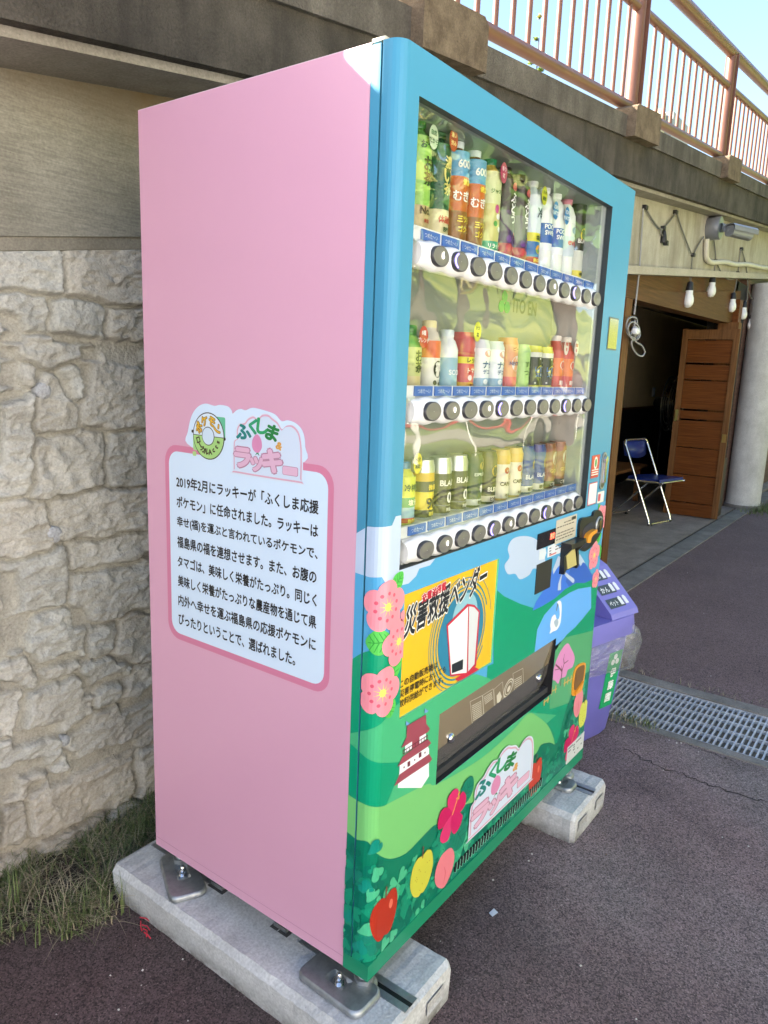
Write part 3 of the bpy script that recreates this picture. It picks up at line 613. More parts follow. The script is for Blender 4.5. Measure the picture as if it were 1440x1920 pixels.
# recycling bin with a hooded lid, its clear liner bag
M_BIN = mat('violet_bin_plastic', (.155,.145,.50), rough=.42, var=.08, scale=4); M_BINL = mat('violet_lid_plastic', (.20,.19,.58), rough=.36, var=.05, scale=4)
BA = math.radians(-14); bu_ = Vector((math.cos(BA), math.sin(BA), 0)); bv_ = Vector((-math.sin(BA), math.cos(BA), 0)); BC = Vector((1.585, .285, 0))
B_ = lambda u, v, z: BC+bu_*u+bv_*v+Vector((0, 0, z))
bn = thing('recycling_bin', 'violet recycling bin with a hooded lid standing right of the machine', 'bin', tuple(BC))
def ring(hw, hd_, r, z): return [B_(u, v, z) for u, v in rrect(-hw, -hd_, hw, hd_, r, 5)]
def loft(mb, rings, m, cap=True):
    n = len(rings[0]); V = [p for r in rings for p in r]; Fq = []
    for i in range(len(rings)-1):
        for k in range(n): Fq.append((i*n+k, i*n+(k+1) % n, (i+1)*n+(k+1) % n, (i+1)*n+k))
    mb.add(V, Fq, m, True)
    if cap: mb.add(rings[0], [tuple(range(n))[::-1]], m); mb.add(rings[-1], [tuple(range(n))], m)
b = MB(); loft(b, [ring(.145, .155, .045, .002), ring(.155, .165, .04, .02), ring(.172, .183, .035, .20), ring(.185, .197, .035, .43)], M_BIN); b.build('bin_body', bn)
b = MB(); loft(b, [ring(.215, .215, .06, .425), ring(.218, .218, .06, .430), ring(.212, .212, .06, .50)], M_BINL)
# hood: wedge rising to the back, cut by a slanted face with a deep opening
hw = .205
prof_ = [(-.208, .5005), (-.20, .52), (-.05, .655), (.0, .675), (.10, .672), (.19, .63), (.208, .5005)]
b.prism(prof_, lambda v, z, d: B_(d, v, z), .03, hw, M_BINL)
b.prism(prof_, lambda v, z, d: B_(d, v, z), -hw, -.16, M_BINL)
b.prism([(.0, .5008), (.0, .674), (.10, .671), (.19, .629), (.206, .5008)], lambda v, z, d: B_(d, v, z), -.1599, .0299, M_BINL)
lid = b.build('bin_lid', bn)
b = MB(); b.add([B_(-.159, -.001, .503), B_(.029, -.001, .503), B_(.029, -.001, .66), B_(-.159, -.001, .66)], [(0,1,2,3)], mat('opening_shade', (.05,.045,.2), rough=.6)); b.build('opening', lid)
fdir = Vector((0, -.15, .135)).normalized()
def slope(u, t, d=.0015):                         # the slanted face, t from its lower edge (0) to the top (1)
    v = -.20+.15*t; z = .52+.135*t
    nrm = (bv_*-.135+Vector((0, 0, .15))).normalized()
    return B_(u, v, z)+nrm*d
for i, tx in enumerate(('びん', 'かん', 'ペット')):
    t0 = .80-.30*i
    b = MB(); b.poly([slope(.05, t0-.10), slope(.15, t0-.10), slope(.15, t0+.10), slope(.05, t0+.10)], vinyl('#3c4650'))
    put_text(b, tx, vinyl('#f2f4f6'), lambda u, v: slope(u, v, .0024), .062, t0-.06, .05, .11, bold=.02)
    for k in (0, 1):
        b.poly([slope(.125+.03*k, t0-.07, .0024), slope(.145+.03*k, t0-.07, .0024), slope(.145+.03*k, t0+.07, .0024), slope(.14+.03*k, t0+.11, .0024), slope(.13+.03*k, t0+.11, .0024), slope(.125+.03*k, t0+.07, .0024)], vinyl('#e4e8ec'))
    b.build('sorting_sticker', bn)
b = MB(); fz = lambda z: -(.165+(.018*(z-.02)/.18 if z < .2 else .018+.014*(z-.2)/.23))-.0025
G0 = lambda u, z, d=0: B_(u, fz(z)-d, z)
b.poly([G0(.045, .13), G0(.128, .13), G0(.145, .36), G0(.058, .36)], vinyl('#12a262'))
for k in range(3):
    a = PI/2+2*PI*k/3; b.poly([G0(.100+.016*math.cos(a)+x, .325+.014*math.sin(a)+y, .001) for x, y in circ(0, 0, .012, 14)], vinyl('#eef6f0'))
for k, c_ in enumerate('伊藤園'): put_text(b, c_, vinyl('#eef6f0'), lambda u, v: G0(u, v, .001), .098-.004*k, .275-.052*k, None, .036, bold=.03, center=True)
b.build('green_sticker', bn)
m = bpy.data.materials.new('clear_polythene'); m.use_nodes = True; N, L = m.node_tree.nodes, m.node_tree.links; N.remove(N['Principled BSDF'])
gl = N.new('ShaderNodeBsdfGlossy'); gl.inputs['Roughness'].default_value = .18; tr = N.new('ShaderNodeBsdfTransparent'); tr.inputs['Color'].default_value = (.93,.93,.94,1); df = N.new('ShaderNodeBsdfDiffuse'); df.inputs['Color'].default_value = (.75,.75,.78,1)
nz_ = N.new('ShaderNodeTexNoise'); nz_.inputs['Scale'].default_value = 9; bu = N.new('ShaderNodeBump'); bu.inputs['Strength'].default_value = 1; bu.inputs['Distance'].default_value = .05; L.new(nz_.outputs['Fac'], bu.inputs['Height']); L.new(bu.outputs['Normal'], gl.inputs['Normal'])
m1 = N.new('ShaderNodeMixShader'); m1.inputs[0].default_value = .16; L.new(tr.outputs[0], m1.inputs[1]); L.new(gl.outputs[0], m1.inputs[2])
m2 = N.new('ShaderNodeMixShader'); m2.inputs[0].default_value = .12; L.new(m1.outputs[0], m2.inputs[1]); L.new(df.outputs[0], m2.inputs[2]); L.new(m2.outputs[0], N['Material Output'].inputs['Surface']); M_POLY = m
b = MB(); rb = random.Random(4); R_ = []
for z, o in ((.44, .0), (.42, .045), (.38, .05), (.34, .035), (.325, .012)):
    base = rrect(-.20, -.21, .20, .21, .06, 5); rr2 = []
    for i, (u, v) in enumerate(base):
        k = 1+o*(1.2+1.6*(u > .1))+.035*math.sin(i*2.3+z*31)+.02*rb.uniform(-1, 1); rr2.append(B_(u*k, v*k, z+.02*math.sin(i*1.7)+.012*rb.uniform(-1, 1)-(.02 if z < .36 and u > 0 else 0)))
    R_.append(rr2)
loft(b, R_, M_POLY, False); tag(b.build('bin_liner'), 'clear plastic liner bag turned out under the lid of the violet bin', 'plastic bag')

# low wooden table deep in the room
tp = bp(1163, 866, 1, 2.05); tb = thing('wooden_table', 'low brown wooden table in the dark room behind the blue chair', 'table', (tp.x-.4, 2.05, .012))
b = MB(); b.box((tp.x-1.1, 1.75, tp.z-.03), (tp.x+.05, 2.35, tp.z), M_WOODF); b.build('table_top', tb)
for x in (tp.x-1.05, tp.x-.05):
    for y in (1.80, 2.25): b = MB(); b.box((x, y, .012), (x+.05, y+.05, tp.z-.0305), M_WOODF); b.build('leg', tb)
# ------------------------------------------------------------------ the vending machine
W, DEP, YP, ZB, ZT = 1.147, .691, .0613, .155, 1.905
RC = .025; LC = RC*PI/2                       # rounded corner of the door
SK = RC-LC                                    # s where the corner ends on the side
S_PINK, S_G1, S_G0 = SK-(YP-RC), SK-(.041-RC), SK-(.037-RC)
def DOOR(s, z, k=0.0):
    """unrolled door skin: s runs along the front, round the corner and back along the side; k lifts off the skin"""
    if s >= RC: return Vector((s, -k, z))
    if s <= SK: return Vector((-k, RC+(SK-s), z))
    a = (RC-s)/RC; return Vector((RC-(RC+k)*math.sin(a), RC-(RC+k)*math.cos(a), z))
def DP(px, py):
    """photograph pixel -> (s, z) on the door skin"""
    p = bp(px, py, 1, 0.0)
    if p.x >= RC: return (p.x, p.z)
    d = (p-CAM).normalized(); ox, oy = CAM.x-RC, CAM.y-RC
    A = d.x*d.x+d.y*d.y; Bq = 2*(ox*d.x+oy*d.y); Cq = ox*ox+oy*oy-RC*RC; D = Bq*Bq-4*A*Cq
    if D >= 0:
        t = (-Bq-math.sqrt(D))/(2*A); h = CAM+d*t
        if h.x < RC and h.y < RC:
            a = math.atan2(RC-h.x, RC-h.y); return (RC-RC*a, h.z)
    p = bp(px, py, 0, 0.0); return (SK-(p.y-RC), p.z)
HOLES = dict(window=(.055, 1.0127, .9815, 1.832), poster=(.077, .702, .462, .960), flap=(.231, .486, .848, .655))
SC_ = [S_PINK, S_G1, S_G0, SK]+[SK+LC*k/6 for k in range(1, 7)]+[.055, .077, .231, .462, .848, .9815, W]
ZC_ = [.192, .486, .655, .702, .960, 1.0127, 1.832, ZT]
CELLS = []
for a, c in zip(SC_, SC_[1:]):
    if abs(a-S_G1) < 1e-6: continue           # the shut line between cabinet and door
    for e, f in zip(ZC_, ZC_[1:]):
        mxs, mz = (a+c)/2, (e+f)/2
        if any(h[0] < mxs < h[2] and h[1] < mz < h[3] for h in HOLES.values()): continue
        CELLS.append((a, e, c, f))
def clip(poly, ax, v, keep_hi):
    out = []; n = len(poly)
    for i in range(n):
        p, q_ = poly[i], poly[(i+1) % n]
        ip = p[ax] >= v if keep_hi else p[ax] <= v; iq = q_[ax] >= v if keep_hi else q_[ax] <= v
        if ip: out.append(p)
        if ip != iq:
            t = (v-p[ax])/(q_[ax]-p[ax]); out.append(tuple(p[j]+(q_[j]-p[j])*t for j in (0, 1)))
    return out
def tris(pts):
    return [tuple(t) for t in tessellate_polygon([[Vector((p[0], p[1], 0)) for p in pts]])]
def art(mb, pts, m, k, px=False):
    """print a flat shape on the door skin, layer k"""
    if px: pts = [DP(*p) for p in pts]
    off = .0003+.00022*k
    for t in tris(pts):
        T3 = [tuple(pts[i]) for i in t]
        lo, hi, zl_, zh_ = min(p[0] for p in T3), max(p[0] for p in T3), min(p[1] for p in T3), max(p[1] for p in T3)
        for a, e, c, f in CELLS:
            if hi <= a or lo >= c or zh_ <= e or zl_ >= f: continue
            cc = T3
            for ax, v, kp in ((0, a, True), (0, c, False), (1, e, True), (1, f, False)):
                cc = clip(cc, ax, v, kp)
                if len(cc) < 3: break
            if len(cc) >= 3: mb.add([DOOR(s, z, off) for s, z in cc], [tuple(range(len(cc)))], m)
def A_px(*p): return [DP(*x) for x in p]

vm = thing('vending_machine', 'pink and sky blue drinks vending machine printed with flowers, hills and fruit', 'vending machine', (0, 0, .095))
M_SKY = mat('sky_blue_vinyl', lin('#4590b1'), rough=.34, coat=.05, spec=.25)
M_PINK = mat('pink_vinyl', lin('#dda6be'), rough=.30, coat=.25, var=.02, scale=1.2)
N, L, P = nodes_of(M_PINK); tc = N.new('ShaderNodeTexCoord'); nn = N.new('ShaderNodeTexNoise'); nn.inputs['Scale'].default_value = 3.5; nn.inputs['Detail'].default_value = 2; L.new(tc.outputs['Object'], nn.inputs['Vector'])
bu = N.new('ShaderNodeBump'); bu.inputs['Strength'].default_value = .12; bu.inputs['Distance'].default_value = .02; L.new(nn.outputs['Fac'], bu.inputs['Height']); L.new(bu.outputs['Normal'], P.inputs['Normal']); L.new(bu.outputs['Normal'], P.inputs['Coat Normal'])
n2 = N.new('ShaderNodeTexNoise'); n2.inputs['Scale'].default_value = 7; n2.inputs['Detail'].default_value = 9; n2.inputs['Roughness'].default_value = .7; L.new(tc.outputs['Object'], n2.inputs['Vector'])
mr = N.new('ShaderNodeMapRange'); mr.inputs['From Min'].default_value = .3; mr.inputs['From Max'].default_value = .7; mr.inputs['To Min'].default_value = .29; mr.inputs['To Max'].default_value = .34; L.new(n2.outputs['Fac'], mr.inputs['Value']); L.new(mr.outputs[0], P.inputs['Roughness'])
M_GRN = mat('green_base_paint', lin('#158a63'), rough=.35, coat=.2)
M_CAB_ = mat('cabinet_grey', (.45,.45,.46), rough=.5)
b = MB(); b.box((.002, .1372, ZB), (W-.002, DEP, ZT-.002), M_CAB_)
b.box((.002, YP, ZB), (.045, .1371, ZT-.002), M_CAB_); b.box((W-.15, YP, ZB), (W-.002, .1371, ZT-.002), M_CAB_); b.box((.0451, YP, ZB), (W-.1501, .1371, 1.005), M_CAB_); b.box((.0451, YP, 1.84), (W-.1501, .1371, ZT-.002), M_CAB_)
b.box((0, YP+.0005, ZB), (.0018, DEP, ZT), M_PINK); b.box((-.0004, YP+.003, ZB+.022), (-.00001, DEP-.003, ZB+.0232), vinyl('#c78fa6')); b.box((.0005, YP+.001, ZT+.0001), (.004, DEP, ZT+.0016), vinyl('#e8c9d4')); b.build('cabinet', vm)
b = MB(); b.box((.0, .041, .19), (.045, YP-.0006, ZT-.003), M_SKY); b.box((.0451, .041, 1.845), (W-.003, YP-.0006, ZT-.003), M_SKY); b.box((W-.10, .041, .19), (W-.003, YP-.0006, 1.8449), M_SKY); b.box((.012, .0372, .192), (.045, .0408, ZT-.01), M_BLACK); b.build('frame_strip', vm)
b = MB(); b.box((-.0015, -.004, ZB), (W+.002, YP, .1905), M_GRN); b.box((.03, -.0045, .1906), (W-.05, .02, .194), M_GRN); b.build('kick_base', vm)
# the door: skin with openings, reveals, top and right side
b = MB()
for a, e, c, f in CELLS:
    if c <= S_G1+1e-6: continue
    b.add([DOOR(a, e), DOOR(c, e), DOOR(c, f), DOOR(a, f)], [(0,1,2,3)], M_SKY, SK-1e-6 <= a < RC-1e-6)
top = [(0, .037)]+[tuple(DOOR(SK+LC*k/6, 0)[:2]) for k in range(7)]+[(W, 0), (W, .037)]
b.add([(x, y, ZT) for x, y in top], [tuple(range(len(top)))], M_SKY); b.add([(x, y, .192) for x, y in top], [tuple(range(len(top)))[::-1]], M_SKY)
b.add([(W, 0, .192), (W, .037, .192), (W, .037, ZT), (W, 0, ZT)], [(0,1,2,3)], M_SKY)
for nm, (x0, z0, x1, z1) in HOLES.items():
    d = {'window': .016, 'poster': .004, 'flap': .03}[nm]; mm_ = {'window': mat('window_gasket', (.02,.03,.035), rough=.5), 'poster': mat('mint_edge', lin('#62d9b0'), rough=.3), 'flap': M_DARK}[nm]
    b.add([(x0,0,z0),(x1,0,z0),(x1,0,z1),(x0,0,z1),(x0,d,z0),(x1,d,z0),(x1,d,z1),(x0,d,z1)], [(0,1,5,4),(1,2,6,5),(2,3,7,6),(3,0,4,7)], mm_)
b.build('door', vm, keep=True)
b = MB(); b.box((.0, .033, ZT+.0005), (.03, .06, ZT+.006), mat('hinge_cream', (.6,.56,.45), rough=.5)); b.build('top_hinge', vm)

# ---- print on the door: landscape, leaves, blossom, fruit (the cartoon animals of the photograph are left out)
pr = MB()
G_D, G_M, G_L, G_B, G_R = vinyl('#00996f'), vinyl('#46b37c'), vinyl('#78c474'), vinyl('#007a5c'), vinyl('#55a973')
CLD, RIV = vinyl('#b9cae2'), vinyl('#68b0f5')
cl_l = [(640,1000),(668,1000),(690,987),(735,985),(742,968),(752,966),(752,1060),(790,1050),(816,1047),(806,1060),(786,1066),(780,1080),(766,1094),(758,1096),(738,1100),(722,1092),(716,1082),(692,1082),(668,1074),(640,1060)]
art(pr, [(-.06,.19),(W,.19),(W,1.0127),(-.06,1.0127)], vinyl('#4fa4d2'), -1.0)  # bluer lower sky print, lightened to make up for weaker light below
art(pr, cl_l, CLD, 0, True)
art(pr, smooth_poly(A_px((946,1060),(955,1045),(952,1028),(962,1010),(985,1005),(1006,1012),(1018,1030),(1022,1052),(1016,1068),(1000,1066),(992,1078),(975,1086),(966,1076),(952,1076))), CLD, 0)
art(pr, [DP(640,1262)]+[DP(*p) for p in smooth_poly([(655,1240),(680,1224),(710,1218),(735,1217),(760,1217)], 5, False)]+[DP(760,1500), DP(640,1500)], G_D, 0)
art(pr, [DP(*p) for p in ((925,1300),(925,1100),(932,1107),(945,1118),(975,1132),(1000,1140),(1012,1138),(1040,1122),(1060,1104),(1080,1092),(1095,1092),(1110,1080),(1128,1070),(1128,1300))], G_D, 1)
art(pr, [(.44,.19),(W,.19),(W,.56),(.86,.60),(.70,.665),(.44,.70)], G_D, .5)
art(pr, [(.10,.60)]+[DP(*p) for p in ((640,1378),(662,1374),(690,1368),(716,1355),(728,1340),(740,1325),(755,1312),(790,1290),(850,1265),(893,1264),(918,1272),(935,1296),(940,1330))]+[(.9,.40),(-.06,.40)], G_M, 1)
art(pr, A_px((1035,1215),(1045,1208),(1060,1195),(1080,1190),(1120,1180),(1120,1300),(1030,1330)), G_R, 2)
lg = [DP(*p) for p in smooth_poly([(630,1470),(660,1494),(690,1510),(715,1512),(740,1500),(800,1470),(819,1470),(900,1423),(960,1370),(990,1338),(1010,1345),(1028,1362),(1038,1385)], 4, False)]
art(pr, lg+[(.95,.20),(-.06,.20)], G_L, 2)
bush = [DP(*p) for p in smooth_poly([(636,1556),(652,1560),(670,1574),(690,1578),(706,1600),(730,1610),(760,1600),(790,1570),(812,1548),(830,1542),(850,1520),(872,1508),(900,1500),(940,1470),(975,1440),(990,1425),(1005,1412),(1014,1396),(1030,1392),(1044,1392),(1058,1340),(1070,1305),(1085,1275),(1098,1262),(1120,1250)], 3, False)]
art(pr, bush+[(1.2,.19),(-.06,.19)], G_B, 3)
# mountains with snow, waterfalls, river
art(pr, A_px((998,1145),(1005,1128),(1024,1098),(1036,1068),(1046,1042),(1060,1050),(1075,1070),(1082,1092),(1060,1104),(1040,1122),(1015,1137)), vinyl('#3f78dc'), 2)
art(pr, A_px((1060,1090),(1072,1060),(1086,1038),(1098,1058),(1110,1078),(1120,1090),(1112,1086),(1095,1093),(1080,1093),(1066,1100)), vinyl('#3566c4'), 3)
art(pr, A_px((1036,1068),(1046,1042),(1060,1050),(1066,1062),(1058,1058),(1053,1075),(1048,1060),(1042,1068),(1037,1077)), CLD, 3)
art(pr, A_px((1078,1058),(1086,1038),(1097,1056),(1092,1054),(1088,1062),(1084,1054),(1079,1063)), CLD, 4)
art(pr, A_px((1045,1107),(1046,1095),(1050,1082),(1054,1074),(1051,1090),(1051,1106)), CLD, 4)
art(pr, smooth_poly(A_px((1058,1072),(1066,1078),(1076,1086),(1074,1093),(1068,1088),(1060,1080))), CLD, 4)
art(pr, A_px((1002,1220),(1007,1180),(1020,1153),(1042,1128),(1068,1111),(1084,1104),(1108,1100),(1108,1140),(1092,1160),(1078,1176),(1062,1190),(1047,1210),(1030,1240),(1002,1250)), RIV, 2)
# crane on the river
WHT, LGR = vinyl('#eef3f8'), vinyl('#a9bccd')
art(pr, smooth_poly(A_px((1031,1172),(1034,1158),(1040,1152),(1043,1160),(1047,1160),(1049,1150),(1047,1134),(1044,1130),(1048,1126),(1052,1130),(1052,1150),(1050,1168),(1044,1180),(1036,1184),(1030,1188),(1032,1180))), WHT, 3)
art(pr, smooth_poly(A_px((1038,1166),(1044,1160),(1046,1168),(1042,1176))), LGR, 4)
art(pr, A_px((1046,1132),(1043,1146),(1042,1145),(1044,1131)), vinyl('#6a7a88'), 4)
# cherry tree, fence
art(pr, smooth_poly(A_px((1037,1257),(1045,1232),(1055,1214),(1064,1206),(1070,1215),(1077,1232),(1073,1250),(1064,1256),(1060,1268),(1050,1272),(1046,1282),(1040,1276),(1036,1274)), 4), vinyl('#dd8fc4'), 3)
TRK = vinyl('#7a4653')
for pp, wd in ((((1050,1286),(1052,1268),(1053,1258),(1048,1252),(1041,1246)), .006), (((1053,1258),(1057,1244),(1056,1234)), .005), (((1057,1244),(1065,1238)), .0035), (((1048,1254),(1040,1256)), .003), (((1056,1236),(1058,1226)), .003), (((1053,1258),(1052,1248)), .003)):
    P2 = A_px(*pp)
    for p, q_ in zip(P2, P2[1:]):
        dx, dz = q_[0]-p[0], q_[1]-p[1]; l = math.hypot(dx, dz) or 1; nx_, nz_2 = -dz/l*wd/2, dx/l*wd/2
        art(pr, [(p[0]+nx_, p[1]+nz_2), (q_[0]+nx_*.8, q_[1]+nz_2*.8), (q_[0]-nx_*.8, q_[1]-nz_2*.8), (p[0]-nx_, p[1]-nz_2)], TRK, 4)
FEN = vinyl('#d8b25a')
for x, y in ((1058,1280),(1064,1276),(1070,1273),(1034,1296),(1041,1292),(1020,1316),(1027,1310)):
    s_, z_ = DP(x, y); art(pr, [(s_-.003, z_-.012), (s_+.003, z_-.012), (s_+.003, z_+.012), (s_-.003, z_+.012)], FEN, 4)
for p, q_ in (((1056,1282),(1072,1272)), ((1032,1297),(1043,1291)), ((1018,1318),(1029,1309))):
    a, c = DP(*p), DP(*q_); art(pr, [(a[0], a[1]-.002), (c[0], c[1]-.002), (c[0], c[1]+.002), (a[0], a[1]+.002)], FEN, 5)
# castle keep
RF, DK, LB = vinyl('#9c4a58'), vinyl('#6e2e3c'), vinyl('#6f9fd0')
cz = lambda *p: [DP(680+x/6.4, 1180+y/6.4) for x, y in p]
art(pr, cz((415,1900),(440,1650),(790,1420),(790,1760),(700,1900)), WHT, 4)
art(pr, cz((372,1880),(435,1740),(790,1490),(828,1555),(800,1590),(560,1750)), RF, 5)
art(pr, cz((436,1630),(780,1395),(780,1500),(436,1732)), WHT, 6)
art(pr, cz((408,1648),(475,1520),(770,1310),(815,1360),(780,1400)), RF, 7)
art(pr, cz((500,1395),(750,1228),(748,1315),(498,1490)), WHT, 8)
art(pr, cz((583,1340),(672,1280),(670,1380),(580,1432)), RF, 9)
art(pr, cz((452,1420),(515,1290),(520,1155),(748,1020),(752,1130),(797,1190),(770,1230),(640,1305)), RF, 10)
for x, y in ((545,1612),(680,1505)): art(pr, cz((x-16,y-22),(x+16,y-42),(x+16,y+18),(x-16,y+38)), DK, 8)
for x, y in ((487,1652),(615,1562),(738,1476)): art(pr, cz((x-7,y-8),(x+7,y-14),(x+7,y+8),(x-7,y+14)), DK, 8)
for a_, c_ in (((472,1450),(770,1262)), ((472,1490),(770,1310))): art(pr, cz(a_, c_, (c_[0], c_[1]+10), (a_[0], a_[1]+10)), DK, 10)
for k in range(9):
    x = 472+k*36; y = 1450-k*23.5; art(pr, cz((x,y),(x+7,y-4),(x+7,y+42),(x,y+46)), DK, 10)
for x, y in ((525,1140),(750,990)): art(pr, cz((x-22,y+14),(x-12,y-50),(x+2,y-30),(x+30,y-20),(x+16,y)), LB, 10)
# clover field in the bush
CV = [vinyl('#12906e'), vinyl('#2ba67a'), vinyl('#4cb98a'), vinyl('#0c8b78'), vinyl('#15806a'), vinyl('#00705a')]
def heart(cx, cz_, r, a): 
    P2 = [(0,0),(.35,.26),(.66,.50),(.95,.54),(1.12,.30),(1.06,.10),(.90,.0),(1.06,-.10),(1.12,-.30),(.95,-.54),(.66,-.50),(.35,-.26)]
    return smooth_poly([(cx+r*(x*math.cos(a)-y*math.sin(a)), cz_+r*(x*math.sin(a)+y*math.cos(a))) for x, y in P2], 3)
rc = random.Random(21); bz = pw(sorted(bush))
for k in range(330):
    s_ = rc.uniform(S_PINK-.01, W); hi = bz(s_)-.015; z_ = rc.uniform(.18, max(.2, hi)); r_ = rc.uniform(.016, .032); a0 = rc.uniform(0, 6.3); cidx = rc.choice([0,0,3,4,4,5,5,5,1,2])
    nl = rc.choice((3, 3, 4))
    for j in range(nl):
        zz = z_+.7*r_*math.sin(a0+2*PI*j/nl)
        if z_+r_ > hi: continue
        art(pr, heart(s_, z_, r_, a0+2*PI*j/nl), CV[cidx] if j or cidx < 3 else CV[(cidx+1) % 6], 4+(k*4+j)*.008)
for px_, py_, r_, a0, c_ in ((672,1745,.030,.4,2),(665,1735,.03,2.3,3),(679,1760,.03,4.5,3),(650,1742,.026,3.4,2),(690,1600,.03,.7,3),(700,1625,.03,5.2,2),(688,1690,.028,1.0,2),(700,1668,.028,2.6,3),(712,1785,.028,.9,2),(730,1745,.026,5.3,2)):
    s_, z_ = DP(px_, py_); art(pr, heart(s_, z_, r_, a0), CV[c_], 15+px_*.001+py_*.0001)
# plum blossom with leaves, hibiscus, fruit
LF, LV = vinyl('#58c455'), vinyl('#2f9a3c')
def leaf(tip, base, wdt, k):
    (x0, z0), (x1, z1) = base, tip; dx, dz = x1-x0, z1-z0; l = math.hypot(dx, dz); ux, uz = dx/l, dz/l; nx_, nz_2 = -uz, ux
    g = lambda t, o: (x0+dx*t+nx_*o, z0+dz*t+nz_2*o)
    art(pr, smooth_poly([g(0,0), g(.3,wdt*.42), g(.6,wdt*.5), g(.85,wdt*.3), g(1,0), g(.85,-wdt*.3), g(.6,-wdt*.5), g(.3,-wdt*.42)], 4), LF, k)
    art(pr, [g(0,.0016), g(.9,.0007), g(.9,-.0007), g(0,-.0016)], LV, k+.6)
    for t in (.15, .32, .5, .66):
        for sg in (-1, 1): art(pr, [g(t,0), g(t+.05,0), g(t+.22,sg*wdt*.42*(1-abs(t-.4))), g(t+.19,sg*wdt*.42*(1-abs(t-.4)))], LV, k+.5+.05*sg)
def blossom(c, r, a0, k, pet='#f0929f', dot='#d8566f', cen='#f3dc6b', sq=1.0):
    PK, DT, YL = vinyl(pet), vinyl(dot), vinyl(cen); cx, cz_ = c
    out = []
    for j in range(60):
        a = 2*PI*j/60; rr_ = r*(.80+.24*abs(math.cos(2.5*(a)))**.7); out.append((cx+rr_*math.cos(a+a0)*sq, cz_+rr_*math.sin(a+a0)))
    art(pr, out, PK, k)
    for j in range(10):
        a = a0+2*PI*j/10; art(pr, circ(cx+.52*r*math.cos(a)*sq, cz_+.52*r*math.sin(a), r*.075, 10), DT, k+.5)
        a += .3; wv_ = .028*r
        art(pr, [(cx-wv_*math.sin(a), cz_+wv_*math.cos(a)), (cx+.40*r*math.cos(a)*sq, cz_+.40*r*math.sin(a)), (cx+wv_*math.sin(a), cz_-wv_*math.cos(a))], YL, k+1+.02*j)
    art(pr, circ(cx, cz_, r*.16, 12), YL, k+1.5)
leaf(DP(755,1072), DP(733,1112), .034, 5); leaf(DP(686,1203), DP(733,1197), .050, 5); leaf(DP(751,1215), DP(727,1290), .040, 4.2); leaf(DP(731,1345), DP(728,1305), .040, 5)
leaf(DP(1122,945), DP(1127,980), .03, 5); leaf(DP(1115,1020), DP(1127,1000), .03, 5); leaf(DP(1127,1050), DP(1124,1020), .02, 5)
blossom(DP(727,1138), .050, .25, 7); blossom(DP(746,1202), .047, .6, 10); blossom(DP(717,1299), .050, 0, 7)
blossom(DP(1113,1041), .044, .3, 7); blossom(DP(1126,972), .044, .8, 10); blossom(DP(1116,1085), .03, .1, 6)
art(pr, smooth_poly(A_px((750,1150),(755,1143),(758,1148),(756,1162),(750,1163))), vinyl('#f0929f'), 10)
def hibiscus(c, r, a0, k):
    for j in range(5):
        a = a0+2*PI*j/5; g = lambda u, v: (c[0]+r*(u*math.cos(a)-v*math.sin(a)), c[1]+r*(u*math.sin(a)+v*math.cos(a)))
        art(pr, smooth_poly([g(0,-.06), g(.45,-.36), g(.85,-.36), g(1,-.08), g(.95,.2), g(.8,.36), g(.4,.30), g(0,.06)], 4), vinyl(('#cf1b5f','#d92b6c','#c4145a','#d8326f','#cc1a62')[j]), k+.2*j)
    g = lambda u, v: (c[0]+r*(u*math.cos(1.0)-v*math.sin(1.0)), c[1]+r*(u*math.sin(1.0)+v*math.cos(1.0)))
    art(pr, [g(0,-.03), g(.6,-.03), g(.6,.03), g(0,.03)], vinyl('#f0a24a'), k+1.4)
    for u, v in ((.6,.05),(.68,-.04),(.75,.04),(.62,-.07),(.82,0)): art(pr, circ(*g(u, v), r*.05, 8), vinyl('#f0b050'), k+1.6)
def biglleaf(c, r, a, k):
    g = lambda u, v: (c[0]+r*(u*math.cos(a)-v*math.sin(a)), c[1]+r*(u*math.sin(a)+v*math.cos(a)))
    art(pr, smooth_poly([g(0,0),g(.3,.34),g(.6,.42),(g(.85,.28)),g(1,.0),g(.85,-.28),g(.6,-.42),g(.3,-.34)], 3), vinyl('#078064'), k)
    for t in (.2,.4,.6): 
        for sg in (1,-1): art(pr, [g(t,0),g(t+.03,0),g(t+.2,sg*.3),g(t+.18,sg*.3)], vinyl('#04614c'), k+.3+.05*sg)
    art(pr, [g(0,.02),g(.95,.008),g(.95,-.008),g(0,-.02)], vinyl('#04614c'), k+.5)
biglleaf(DP(862,1512), .075, .9, 15.6); biglleaf(DP(850,1548), .085, -1.0, 16.3); biglleaf(DP(1066,1400), .06, 3.6, 15.6)
hibiscus(DP(845,1527), .064, .35, 17); hibiscus(DP(1069,1391), .060, .5, 17)
